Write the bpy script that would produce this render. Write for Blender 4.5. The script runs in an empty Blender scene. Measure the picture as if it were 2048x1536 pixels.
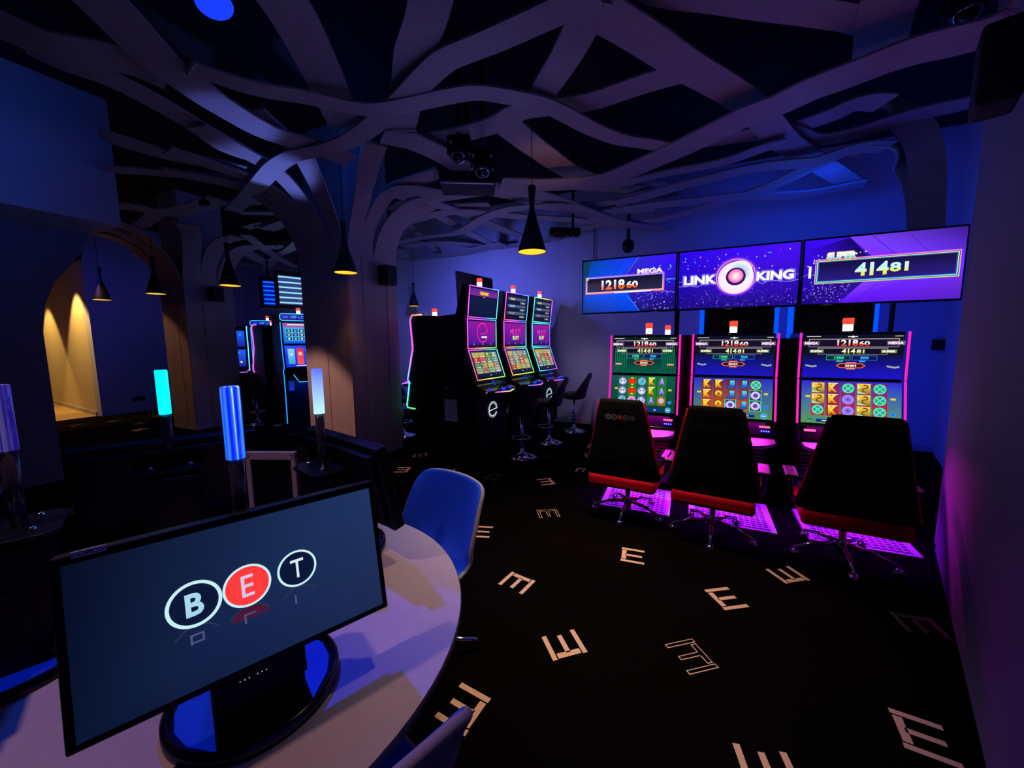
import bpy, math, random
from mathutils import Matrix, Vector
random.seed(7)
C = bpy.context.scene.collection
S = bpy.context.scene
PI = math.pi

# ---------------------------------------------------------------- camera
F_PX, PITCH, ROLL, AZ = 770.0, math.atan(86.5/770), math.radians(.53), math.radians(24.6)
fw = Vector((-math.sin(AZ)*math.cos(PITCH), math.cos(AZ)*math.cos(PITCH), -math.sin(PITCH)))
r0 = Vector((math.cos(AZ), math.sin(AZ), 0)); u0 = r0.cross(fw)
rt = r0*math.cos(ROLL) - u0*math.sin(ROLL); up = u0*math.cos(ROLL) + r0*math.sin(ROLL)
cd = bpy.data.cameras.new('camera'); cam = bpy.data.objects.new('camera', cd); C.objects.link(cam)
cam.matrix_world = Matrix(((rt.x, up.x, -fw.x, 0), (rt.y, up.y, -fw.y, 0), (rt.z, up.z, -fw.z, 1.6), (0, 0, 0, 1)))
cd.sensor_width = 36; cd.lens = F_PX/2048*36; cd.clip_start = .05; cd.clip_end = 100
S.camera = cam

# ---------------------------------------------------------------- exposure, world, room lights
S.view_settings.view_transform = 'Standard'; S.view_settings.look = 'None'
S.view_settings.gamma = 1; S.view_settings.exposure = 0; S.view_settings.use_curve_mapping = False
W = bpy.data.worlds.new('world'); S.world = W; W.use_nodes = True
W.node_tree.nodes['Background'].inputs[0].default_value = (.05, .04, .30, 1)
W.node_tree.nodes['Background'].inputs[1].default_value = .10

def aim(o, tgt):
    o.rotation_euler = (Vector(tgt) - o.location).to_track_quat('-Z', 'Y').to_euler()
def light(name, kind, loc, col, e, tgt=None, size=.1, sy=None, cone=60, blend=.5):
    d = bpy.data.lights.new(name, kind); d.color = col; d.energy = e
    if kind == 'AREA':
        d.size = size
        if sy: d.shape = 'RECTANGLE'; d.size_y = sy
    else: d.shadow_soft_size = size
    if name in ('deck_glow', 'foot_glow', 'shelf_glow'): d.spread = math.radians(95)
    if kind == 'SPOT': d.spot_size = math.radians(cone); d.spot_blend = blend
    o = bpy.data.objects.new(name, d); C.objects.link(o); o.location = loc
    if tgt: aim(o, tgt)
    return o
# lamp colours
BLUE = (.02, .10, 1.0); VIO = (.16, .19, 1.0); WARM = (1.0, .50, .20); PINK = (1, .03, .62); PURP = (.34, .006, 1.0)
# blue floods washing the back wall and the right corner
light('blue_flood', 'SPOT', (1.3, 5.2, 3.2), (.0, .04, 1), 62, (1.5, 7.2, 2.7), .15, cone=140, blend=1)
light('blue_flood', 'AREA', (1.6, 5.6, .35), (.0, .014, 1), 24, (2.0, 7.2, 1.7), 2.4, .3)
light('blue_flood', 'SPOT', (-3.7, 5.1, 2.9), (.10, .13, 1), 235, (-3.6, 7.2, 1.4), .15, cone=150, blend=1)
light('blue_flood', 'SPOT', (-7.4, 6.0, 3.1), (.09, .09, 1), 55, (-7.8, 7.2, 1.8), .15, cone=150, blend=1)
light('blue_flood', 'SPOT', (-9.6, 2.7, 3.1), (.03, .05, 1), 40, (-11.7, 4.7, 1.6), .15, cone=110, blend=1)
# blue head lamp above the counter (its lens is built below) and the soffit wash
light('blue_spot', 'SPOT', (-2.60, 1.57, 3.58), (.01, .07, 1), 90, (-1.15, .95, .7), .08, cone=60, blend=.4)
light('blue_spot', 'SPOT', (-2.58, 1.55, 3.57), (.03, .03, 1), 170, (-.80, .86, .66), .02, cone=9.5, blend=.12)  # added narrow beam, no lamp of its own, for the table's blue patch
light('blue_spot', 'SPOT', (-4.3, 1.0, 2.9), (.0, .12, 1), 26, (-6.0, .6, 3.6), .3, cone=120, blend=1)
light('ribbon_spot', 'SPOT', (-4.4, 3.2, 2.3), (.14, .2, 1), 70, (-4.05, 2.85, 3.38), .05, cone=44, blend=.6)
light('ribbon_spot', 'SPOT', (-3.6, 2.7, 2.2), (.14, .18, 1), 60, (-3.40, 2.13, 3.4), .05, cone=30, blend=.8)
light('wall_patch', 'SPOT', (-.9, 4.9, 2.6), (.62, .48, 1), 60, (-1.7, 7.2, .75), .2, cone=34, blend=1)
light('column_glow', 'POINT', (-3.35, 3.2, 3.72), (.0, .10, 1), 4, size=.1)
# added violet fill points without a visible source, lighting the ceiling ribbons
light('violet_fill', 'POINT', (-1.6, 2.6, 2.2), VIO, 9.5, size=.5)
light('violet_fill', 'POINT', (-2.8, 5.0, 2.3), (.30, .28, 1), 11, size=.4)
light('violet_fill', 'POINT', (.6, 1.8, 2.2), (.2, .24, 1), 1.8, size=.5)
light('violet_fill', 'POINT', (1.0, 5.4, 2.6), (.01, .10, 1), 12, size=.4)
light('violet_fill', 'POINT', (-4.8, 1.9, 1.8), VIO, 1.8, size=.4)
light('violet_fill', 'POINT', (-7.3, 5.8, 2.5), (.30, .32, 1), 8.0, size=.4)
light('ribbon_spot', 'SPOT', (-1.2, 3.6, 2.3), (1, .45, .35), 7, (-1.35, 4.0, 3.45), .05, cone=50, blend=1)
# warm downlights over the table, the walkway and the feet of the plank columns
light('warm_downlight', 'SPOT', (-1.87, .07, 3.3), (1, .50, .50), 62, (-1.05, .55, .66), .04, cone=46, blend=.5)
light('warm_downlight', 'SPOT', (-.6, 2.7, 3.3), (1, .66, .42), 290, (-.6, 2.6, 0), .06, cone=66, blend=1)
light('warm_downlight', 'SPOT', (-.6, 1.5, 3.3), (1, .66, .45), 60, (-.6, 1.6, 0), .06, cone=52, blend=1)
light('warm_downlight', 'SPOT', (-.75, 3.0, 3.3), (1, .60, .36), 110, (-.65, 2.95, 0), .05, cone=22, blend=1)
light('warm_downlight', 'SPOT', (-5.0, 2.2, 3.25), (1, .50, .42), 300, (-4.3, 3.66, -.75), .05, cone=40, blend=.35)
light('warm_downlight', 'SPOT', (-9.6, 2.9, 3.25), (1, .46, .26), 50, (-8.7, 3.95, .25), .05, cone=50, blend=.35)
light('corridor_downlight', 'SPOT', (-12.55, 3.35, 3.3), (1, .62, .18), 330, (-12.6, 3.85, 0), .05, cone=75, blend=.35)
light('corridor_downlight', 'SPOT', (-15.2, 3.45, 3.3), (1, .62, .18), 260, (-15.3, 3.95, 0), .05, cone=75, blend=.35)

# ---------------------------------------------------------------- materials
def lin(c):
    return tuple((v/12.92 if v <= .04045 else ((v+.055)/1.055)**2.4) for v in c)
def hx(s): return lin(tuple(int(s[i:i+2], 16)/255 for i in (0, 2, 4)))
M = {}
def mat(name, col, rough=.5, metal=0, emit=None, es=0, noise=0, nscale=20, bump=0, alpha=1, trans=0, spec=.5, stretch=None):
    m = bpy.data.materials.new(name); m.use_nodes = True; nt = m.node_tree; b = nt.nodes['Principled BSDF']
    b.inputs['Base Color'].default_value = (*col, 1); b.inputs['Roughness'].default_value = rough
    b.inputs['Metallic'].default_value = metal; b.inputs['Specular IOR Level'].default_value = spec
    if emit: b.inputs['Emission Color'].default_value = (*emit, 1); b.inputs['Emission Strength'].default_value = es
    if trans: b.inputs['Transmission Weight'].default_value = trans; b.inputs['IOR'].default_value = 1.45
    if noise or bump:
        tc = nt.nodes.new('ShaderNodeTexCoord'); mp = nt.nodes.new('ShaderNodeMapping'); n = nt.nodes.new('ShaderNodeTexNoise')
        nt.links.new(tc.outputs['Object'], mp.inputs[0]); nt.links.new(mp.outputs[0], n.inputs['Vector'])
        if stretch: mp.inputs['Scale'].default_value = stretch
        n.inputs['Scale'].default_value = nscale; n.inputs['Detail'].default_value = 5
        if noise:
            mx = nt.nodes.new('ShaderNodeMix'); mx.data_type = 'RGBA'
            mx.inputs['A'].default_value = (*[v*(1-noise) for v in col], 1)
            mx.inputs['B'].default_value = (*[min(1, v*(1+noise)) for v in col], 1)
            nt.links.new(n.outputs['Fac'], mx.inputs['Factor']); nt.links.new(mx.outputs['Result'], b.inputs['Base Color'])
        if bump:
            bp = nt.nodes.new('ShaderNodeBump'); bp.inputs['Strength'].default_value = bump; bp.inputs['Distance'].default_value = .01
            nt.links.new(n.outputs['Fac'], bp.inputs['Height']); nt.links.new(bp.outputs[0], b.inputs['Normal'])
    M[name] = m
    return m
def attr_emit(name, strength):
    m = bpy.data.materials.new(name); m.use_nodes = True; nt = m.node_tree; b = nt.nodes['Principled BSDF']
    a = nt.nodes.new('ShaderNodeVertexColor'); a.layer_name = 'Col'
    b.inputs['Base Color'].default_value = (.01, .01, .01, 1); b.inputs['Roughness'].default_value = .12
    nt.links.new(a.outputs[0], b.inputs['Emission Color']); b.inputs['Emission Strength'].default_value = strength
    M[name] = m
attr_emit('screen', 1.0); attr_emit('neon', 1.5); attr_emit('dim_screen', .55)
mat('carpet', (.0026, .0020, .0018), .97, noise=.5, nscale=60, bump=.4, spec=.02)
mat('letter_pile', (.80, .56, .36), .95, noise=.25, nscale=90, spec=.1)
mat('letter_dark', (.07, .055, .045), .95, noise=.3, nscale=90, spec=.1)
mat('black_ceiling', (.004, .004, .006), .95, noise=.3)
mat('wall_paint', (.50, .48, .50), .8, noise=.06, nscale=4, bump=.05)
mat('wall_grey', (.17, .18, .22), .85, noise=.08, nscale=6, bump=.05)
mat('skirting', (.42, .38, .38), .6, noise=.05)
mat('plank', (.36, .29, .26), .62, noise=.16, nscale=9, bump=.08, stretch=(1, 1, .06))
mat('ribbon_wood', (.36, .32, .28), .6, noise=.14, nscale=12, bump=.05)
mat('corridor_wall', (.62, .50, .30), .8, noise=.05)
mat('wood_floor', (.45, .28, .12), .5, noise=.3, nscale=6, stretch=(1, 8, 1))
mat('black', (.004, .004, .006), .42, noise=.2, spec=.25)
mat('black_gloss', (.006, .006, .009), .16, noise=.1)
mat('black_matte', (.006, .006, .007), .8, noise=.3)
mat('black_fabric', (.006, .0055, .007), .9, noise=.4, nscale=200, bump=.2, spec=.15)
mat('leather', (.008, .008, .010), .45, noise=.3, nscale=40, bump=.1)
mat('red_fabric', (.50, .003, .018), .8, noise=.2, nscale=120, bump=.1, spec=.1)
mat('chrome', (.75, .75, .78), .10, 1, noise=.03)
mat('grey_metal', (.25, .25, .28), .35, .8, noise=.1)
mat('deck_grey', (.22, .2, .22), .35, noise=.05)
mat('grid_plate', (.5, .45, .5), .4, noise=.05)
mat('paper', (.5, .48, .55), .8, noise=.03)
mat('label_white', (.9, .9, .95), .6, noise=.03)
mat('paper_ink', (.12, .12, .16), .8, noise=.03)
mat('table_laminate', (.55, .50, .50), .55, noise=.08, nscale=30)
mat('table_edge', (.12, .10, .10), .5, noise=.1)
mat('blue_shell', (.02, .14, .85), .6, noise=.1, nscale=60, bump=.1)
mat('pale_shell', (.40, .36, .42), .6, noise=.1, nscale=60)
mat('acrylic', (.75, .8, 1), .05, trans=1, noise=.02)
mat('smoke_acrylic', (.10, .09, .13), .12, trans=.6, noise=.05)
mat('lamp_shade', (.006, .006, .007), .5, noise=.2)
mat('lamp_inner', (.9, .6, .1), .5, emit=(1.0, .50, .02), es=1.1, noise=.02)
mat('bulb', (1, .9, .7), .5, emit=(1, .62, .30), es=3, noise=.02)
mat('cyan_glow', (.1, .5, .6), .3, emit=(.0, .62, .95), es=1.7, noise=.02)
mat('white_glow', (.9, .9, .9), .3, emit=(1, 1, 1), es=2.0, noise=.02)
mat('red_glow', (.9, .1, .05), .3, emit=(1, .07, .03), es=1.1, noise=.02)
mat('blue_edge', (.02, .1, .9), .3, emit=(.0, .08, 1), es=1.1, noise=.02)
mat('blue_lens', (.02, .1, .9), .3, emit=(.01, .05, 1), es=.95, noise=.02)
mat('blue_patch_glow', (.01, .04, .5), .3, emit=(.0, .01, .35), es=.6, noise=.02)  # glow colour for the blue light falling on the terminal feet
mat('logo_red', (.7, .05, .04), .6, noise=.05)
mat('logo_grey', (.45, .40, .38), .6, noise=.05)
mat('logo_dim', (.06, .055, .06), .6, noise=.05)
mat('dot_led', (1, 1, 1), .5, emit=(1, 1, 1), es=1, noise=.02)
def rod_mat(name, c1, c2, z0, z1, s):       # light rod whose glow changes along its length
    m = mat(name, (.3, .5, .9), .15, noise=.02); nt = m.node_tree; b = nt.nodes['Principled BSDF']
    tc = nt.nodes.new('ShaderNodeTexCoord'); sp = nt.nodes.new('ShaderNodeSeparateXYZ'); mr = nt.nodes.new('ShaderNodeMapRange')
    mr.inputs['From Min'].default_value = z0; mr.inputs['From Max'].default_value = z1
    mx = nt.nodes.new('ShaderNodeMix'); mx.data_type = 'RGBA'; mx.inputs['A'].default_value = (*c1, 1); mx.inputs['B'].default_value = (*c2, 1)
    nt.links.new(tc.outputs['Object'], sp.inputs[0]); nt.links.new(sp.outputs['Z'], mr.inputs['Value'])
    nt.links.new(mr.outputs[0], mx.inputs['Factor']); nt.links.new(mx.outputs['Result'], b.inputs['Emission Color'])
    b.inputs['Emission Strength'].default_value = s
rod_mat('rod_blue_white', (.45, .78, 1), (.08, .14, .9), 0, .19, 1.25)
def rod_clear(name, c, s):                  # unlit rod: caught light put into its glow as vertical bands
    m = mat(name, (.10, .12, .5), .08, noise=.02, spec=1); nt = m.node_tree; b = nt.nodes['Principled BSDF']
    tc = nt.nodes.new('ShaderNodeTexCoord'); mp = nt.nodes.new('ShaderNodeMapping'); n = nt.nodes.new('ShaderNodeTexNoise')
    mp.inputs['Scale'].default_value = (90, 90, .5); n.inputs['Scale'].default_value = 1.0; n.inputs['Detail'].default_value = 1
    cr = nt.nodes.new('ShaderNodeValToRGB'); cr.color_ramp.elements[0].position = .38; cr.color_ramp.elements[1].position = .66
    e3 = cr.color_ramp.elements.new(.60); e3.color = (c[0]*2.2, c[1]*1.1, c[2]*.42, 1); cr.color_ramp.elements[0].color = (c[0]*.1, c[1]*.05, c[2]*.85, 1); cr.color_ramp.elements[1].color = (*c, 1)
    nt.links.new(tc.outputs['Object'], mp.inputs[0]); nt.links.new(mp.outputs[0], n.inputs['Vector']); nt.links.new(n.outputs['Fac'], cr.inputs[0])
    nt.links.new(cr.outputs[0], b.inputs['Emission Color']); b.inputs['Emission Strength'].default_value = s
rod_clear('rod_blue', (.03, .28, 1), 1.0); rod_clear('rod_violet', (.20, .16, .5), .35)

# ---------------------------------------------------------------- mesh builder
_tc = {}
def text_geo(txt, bold=0.0):
    k = (txt, bold)
    if k not in _tc:
        cu = bpy.data.curves.new('t', 'FONT'); cu.body = txt; cu.size = 1; cu.align_x = 'CENTER'; cu.align_y = 'CENTER'
        cu.offset = bold; cu.resolution_u = 3; cu.fill_mode = 'FRONT'
        o = bpy.data.objects.new('t', cu); C.objects.link(o); bpy.context.view_layer.update()
        me = o.evaluated_get(bpy.context.evaluated_depsgraph_get()).to_mesh()
        v = [(p.co.x, p.co.y) for p in me.vertices]; f = [list(p.vertices) for p in me.polygons]
        o.evaluated_get(bpy.context.evaluated_depsgraph_get()).to_mesh_clear()
        bpy.data.objects.remove(o); bpy.data.curves.remove(cu)
        xs = [a for a, b in v] or [0]; ys = [b for a, b in v] or [0]
        cx, cy = (min(xs)+max(xs))/2, (min(ys)+max(ys))/2; w = max(xs)-min(xs) or 1; h = max(ys)-min(ys) or 1
        _tc[k] = ([((a-cx)/w, (b-cy)/h) for a, b in v], f, w/h)
    return _tc[k]
class MB:
    def __init__(s): s.v = []; s.f = []; s.mi = []; s.sm = []; s.mats = []; s.col = []; s.T = Matrix()
    def _m(s, m):
        if m not in s.mats: s.mats.append(m)
        return s.mats.index(m)
    def add(s, vs, fs, m, smooth=False, col=None):
        o = len(s.v)
        for i, p in enumerate(vs):
            s.v.append(tuple(s.T @ Vector(p)))
            c = (1, 1, 1) if col is None else (col[i] if isinstance(col, list) else col)
            s.col.append((c[0], c[1], c[2], 1))
        k = s._m(m)
        for f in fs: s.f.append([i+o for i in f]); s.mi.append(k); s.sm.append(smooth)
        return s
    def box(s, c, d, m, R=None, col=None):
        x, y, z = d[0]/2, d[1]/2, d[2]/2; c = Vector(c)
        vs = [Vector((a*x, b*y, e*z)) for a in (-1, 1) for b in (-1, 1) for e in (-1, 1)]
        if R is not None: vs = [R @ v for v in vs]
        return s.add([v+c for v in vs], [(0, 1, 3, 2), (4, 6, 7, 5), (0, 4, 5, 1), (2, 3, 7, 6), (0, 2, 6, 4), (1, 5, 7, 3)], m, col=col)
    def rng(s, a, b, m, col=None):            # box by min/max corners
        return s.box([(a[i]+b[i])/2 for i in range(3)], [abs(b[i]-a[i]) for i in range(3)], m, col=col)
    def lathe(s, pr, m, c=(0, 0, 0), n=24, smooth=True, cap=True):   # profile (r, z)
        vs = []; fs = []
        for r, z in pr:
            for i in range(n): a = 2*PI*i/n; vs.append((c[0]+r*math.cos(a), c[1]+r*math.sin(a), c[2]+z))
        for k in range(len(pr)-1):
            for i in range(n): j = (i+1) % n; fs.append((k*n+i, k*n+j, (k+1)*n+j, (k+1)*n+i))
        if cap: fs.append(list(range(n-1, -1, -1))); fs.append([(len(pr)-1)*n+i for i in range(n)])
        return s.add(vs, fs, m, smooth)
    def tube(s, pts, r, m, n=8, cols=None, closed=False, caps=True):
        P = [Vector(p) for p in pts]; vs = []; fs = []; cc = []; N = len(P); prev = None
        for i, p in enumerate(P):
            a = P[(i-1) % N] if (closed or i > 0) else p; b = P[(i+1) % N] if (closed or i < N-1) else p
            t = (b-a).normalized()
            if prev is None: nn = t.orthogonal().normalized()
            else: nn = (prev - t*prev.dot(t)).normalized()
            prev = nn; bb = t.cross(nn); rr = r[i] if isinstance(r, (list, tuple)) else r
            for k in range(n):
                an = 2*PI*k/n; vs.append(p+nn*math.cos(an)*rr+bb*math.sin(an)*rr)
                if cols: cc.append(cols[i])
        for i in range(N if closed else N-1):
            j = (i+1) % N
            for k in range(n): l = (k+1) % n; fs.append((i*n+k, i*n+l, j*n+l, j*n+k))
        if not closed and caps: fs.append(list(range(n-1, -1, -1))); fs.append([(N-1)*n+k for k in range(n)])
        return s.add(vs, fs, m, True, cc if cols else None)
    def prism(s, poly, x0, x1, m):            # (y,z) outline extruded along x
        n = len(poly); vs = [(x0, y, z) for y, z in poly]+[(x1, y, z) for y, z in poly]
        fs = [(i, (i+1) % n, n+(i+1) % n, n+i) for i in range(n)]+[list(range(n-1, -1, -1)), list(range(n, 2*n))]
        return s.add(vs, fs, m)
    def slab(s, poly, z0, z1, m):             # (x,y) outline extruded along z
        n = len(poly); vs = [(x, y, z0) for x, y in poly]+[(x, y, z1) for x, y in poly]
        fs = [(i, (i+1) % n, n+(i+1) % n, n+i) for i in range(n)]+[list(range(n-1, -1, -1)), list(range(n, 2*n))]
        return s.add(vs, fs, m)
    def sphere(s, c, r, m, n=12, sz=1):
        vs = []; fs = []; K = n//2
        for k in range(K+1):
            th = PI*k/K
            for i in range(n): a = 2*PI*i/n; vs.append((c[0]+r*math.sin(th)*math.cos(a), c[1]+r*math.sin(th)*math.sin(a), c[2]+r*sz*math.cos(th)))
        for k in range(K):
            for i in range(n): j = (i+1) % n; fs.append((k*n+i, (k+1)*n+i, (k+1)*n+j, k*n+j))
        return s.add(vs, fs, m, True)
    def build(s, name, parent=None, bevel=0, seg=2, kind=None, label=None):
        me = bpy.data.meshes.new(name); me.from_pydata(s.v, [], s.f)
        for m in s.mats: me.materials.append(M[m])
        me.polygons.foreach_set('material_index', s.mi); me.polygons.foreach_set('use_smooth', s.sm)
        a = me.color_attributes.new('Col', 'FLOAT_COLOR', 'POINT'); a.data.foreach_set('color', [x for c in s.col for x in c])
        me.update(); o = bpy.data.objects.new(name, me); C.objects.link(o)
        if parent: o.parent = parent
        if bevel:
            b = o.modifiers.new('bevel', 'BEVEL'); b.width = bevel; b.segments = seg; b.limit_method = 'ANGLE'; b.harden_normals = False
        if kind: o['kind'] = kind
        if label: o['label'] = label
        return o
class Canvas(MB):                             # flat picture shown by a display: u right, v up, layers toward the viewer
    def __init__(s, origin, U, V, mat_='screen', step=.0008):
        super().__init__(); s.o = Vector(origin); s.U = Vector(U).normalized(); s.V = Vector(V).normalized(); s.N = s.U.cross(s.V).normalized()*1
        s.m = mat_; s.k = 1; s.step = step
    def P(s, u, v, k=None): return s.o+s.U*u+s.V*v+s.N*(s.k if k is None else k)*s.step
    def poly(s, pts, c, cs=None): s.add([s.P(u, v) for u, v in pts], [list(range(len(pts)))], s.m, col=cs if cs else c); return s
    def rect(s, u, v, w, h, c, c2=None):      # c bottom, c2 top
        c2 = c2 or c; return s.poly([(u-w/2, v-h/2), (u+w/2, v-h/2), (u+w/2, v+h/2), (u-w/2, v+h/2)], None, [c, c, c2, c2])
    def frame(s, u, v, w, h, t, c, c2=None):
        c2 = c2 or c
        s.rect(u, v+h/2-t/2, w, t, c2); s.rect(u, v-h/2+t/2, w, t, c); s.rect(u-w/2+t/2, v, t, h-2*t, c, c2); s.rect(u+w/2-t/2, v, t, h-2*t, c, c2); return s
    def disc(s, u, v, r, c, c2=None, n=20, sy=1):
        c2 = c2 or c; vs = [s.P(u, v)]+[s.P(u+r*math.cos(2*PI*i/n), v+r*sy*math.sin(2*PI*i/n)) for i in range(n)]
        s.add(vs, [(0, 1+i, 1+(i+1) % n) for i in range(n)], s.m, col=[c]+[c2]*n); return s
    def ring(s, u, v, r, t, c, n=28, sy=1, a0=0, a1=360):
        vs = []; 
        for i in range(n+1):
            a = math.radians(a0+(a1-a0)*i/n)
            for q in (r-t/2, r+t/2): vs.append(s.P(u+q*math.cos(a), v+q*sy*math.sin(a)))
        s.add(vs, [(2*i, 2*i+1, 2*i+3, 2*i+2) for i in range(n)], s.m, col=c); return s
    def line(s, pts, t, c):
        for (a, b), (e, f) in zip(pts, pts[1:]):
            L = math.hypot(e-a, f-b) or 1; nx, ny = -(f-b)/L*t/2, (e-a)/L*t/2
            s.poly([(a+nx, b+ny), (a-nx, b-ny), (e-nx, f-ny), (e+nx, f+ny)], c)
        return s
    def text(s, t, u, v, h, c, c2=None, w=None, bold=.02, slant=0):
        g, f, asp = text_geo(t, bold); w = w or h*asp; c2 = c2 or c
        s.add([s.P(u+a*w+slant*b*h, v+b*h) for a, b in g], f, s.m, col=[c2 if b > -.1 else c for a, b in g]); return s
    def top(s, n=1): s.k += n; return s

def tag(o, label, cat, group=None, kind=None):
    o['label'] = label; o['category'] = cat
    if group: o['group'] = group
    if kind: o['kind'] = kind
    return o
def thing(name, label, cat, loc=(0, 0, 0), rz=0, group=None):
    o = bpy.data.objects.new(name, None); C.objects.link(o); o.location = loc; o.rotation_euler = (0, 0, rz)
    o.empty_display_size = .1
    return tag(o, label, cat, group)
def dup(root, loc, rz, label):
    def cp(o, par):
        c = o.copy(); C.objects.link(c)
        if par: c.parent = par
        for ch in o.children: cp(ch, c)
        return c
    r = cp(root, None); r.location = loc; r.rotation_euler = (0, 0, rz); r['label'] = label
    return r

# ================================================================ the setting
def struct(name, mb, **k):
    return mb.build(name, kind='structure', **k)
# letters woven into the carpet: (x, y, direction of the arms, style 0 full / 1 outlined / 2 dark)
LETTERS=[(-0.32, 2.83, 5, 0), (-0.98, 2.19, -100, 0), (-0.54, 1.81, 131, 0), (-0.84, 1.29, 174, 0), (0.27, 2.57, 34, 0), (0.07, 2.0, -142, 1), (0.67, 3.01, 125, 0), (0.92, 1.94, -5, 0), (0.33, 1.54, 103, 0), (-1.53, 2.7, 17, 0), (-1.13, 3.25, -59, 1), (-1.42, 4.01, -142, 0), (-1.12, 4.55, -86, 0), (-2.05, 3.92, 0, 2), (-2.67, 3.87, 113, 0), (-3.21, 3.69, -156, 0), (-3.41, 4.29, -54, 1), (-1.71, 4.98, 111, 2), (-1.19, 5.2, 21, 0), (-2.87, 4.55, 24, 2), (-5.26, 3.59, 140, 0), (-6.21, 4.44, 21, 2), (-7.25, 4.84, 23, 0), (-4.17, 2.58, 50, 0), (-11.09, 3.27, 20, 2), (-10.92, 3.76, 23, 2), (-10.08, 3.84, 23, 0), (-9.32, 3.54, 21, 0), (-10.71, 4.43, 22, 2), (-6.15, 1.44, 41, 2), (-5.38, 1.41, 81, 0), (1.23, 2.75, -83, 2)]

f = MB(); f.rng((-12.1, -2.5, -.2), (5.5, 8.0, 0), 'carpet')
def letter(x, y, a, k):
    R = Matrix.Rotation(math.radians(a), 3, 'Z'); o = Vector((x, y, 0))
    def q(u, v, w, h, m, z):
        f.add([o+R @ Vector(p) for p in ((u-w/2, v-h/2, z), (u+w/2, v-h/2, z), (u+w/2, v+h/2, z), (u-w/2, v+h/2, z))], [(0, 1, 2, 3)], m)
    bars = [(0, .083, .165, .026), (0, -.083, .165, .026), (-.062, 0, .032, .126), (.006, 0, .12, .026)]
    for u, v, w, h in bars:
        if k == 1:
            q(u, v, w, h, 'letter_pile', .0015)
            q(u, v, w-.010, h-.010, 'carpet', .0022)
        else: q(u, v, w, h, 'letter_dark' if k == 2 else 'letter_pile', .0015)
    if k == 1: q(-.04, 0, .03, .016, 'carpet', .0024)
for l in LETTERS: letter(*l)
struct('floor', f)
m = MB(); m.rng((-12.1, -2.5, 4.3), (5.5, 8.0, 4.5), 'black_ceiling'); struct('ceiling', m)
m = MB(); m.rng((-12.1, 7.2, 0), (5.5, 7.4, 4.3), 'wall_paint'); struct('wall_back', m)
m = MB(); m.rng((-12.1, 7.17, 0), (3.3, 7.2, .09), 'skirting'); struct('baseboard_back', m, bevel=.008)
# slanting wall on the right and the recess behind it
m = MB(); m.slab([(1.75, 3.82), (.40, -.03), (-.14, -1.6), (.3, -1.8), (2.2, 3.62), (3.0, 5.6), (3.6, 7.2), (3.3, 7.2), (2.35, 4.2)][:4]+[(1.95, 3.75)], 0, 4.3, 'wall_grey'); struct('wall_right', m)
m = MB(); m.slab([(1.95, 3.75), (2.4, 3.9), (3.35, 7.2), (3.15, 7.2), (2.25, 4.25), (1.80, 3.95)], 0, 4.3, 'wall_paint'); struct('wall_corner', m)
# wall beyond the columns on the left, the corridor opening and its warm wall
m = MB(); m.rng((-12.1, 3.9, 0), (-11.87, 7.2, 4.3), 'wall_paint'); struct('wall_left', m)
m = MB(); m.slab([(-12.1, 3.9), (-17, 4.42), (-17, 4.6), (-12.1, 4.1)], 0, 3.6, 'corridor_wall'); struct('wall_corridor', m)
m = MB(); m.slab([(-12.1, 3.88), (-17, 4.4), (-17, 4.42), (-12.1, 3.9)], 0, .09, 'skirting'); struct('baseboard_corridor', m)
m = MB(); m.rng((-17, 1.0, -.2), (-12.1, 4.6, .0), 'wood_floor'); struct('floor_corridor', m)
m = MB(); m.rng((-17.2, 1.0, 0), (-17, 4.6, 3.6), 'corridor_wall'); struct('wall_corridor_end', m)
m = MB(); m.rng((-17, 1.0, 3.4), (-11.87, 3.9, 3.6), 'black_ceiling'); struct('ceiling_corridor', m)
m = MB(); m.rng((-12.1, -2.5, 0), (-11.87, 1.6, 4.3), 'wall_grey'); struct('wall_far_left', m)
# pier with the boxed soffit on the near left; its top flares like the other columns
m = MB()
pr = [(-2.0, 0), (1.82, 0), (1.82, 1.75), (1.86, 2.05), (1.95, 2.3), (2.08, 2.5), (2.22, 2.72), (2.31, 2.95), (-2.0, 2.95)]
m.prism(pr, -7.4, -6.74, 'wall_grey'); struct('wall_pier', m)
m = MB(); m.rng((-7.4, -2.4, 2.95), (-6.0, 2.33, 4.3), 'wall_paint'); struct('wall_soffit', m)

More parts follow.
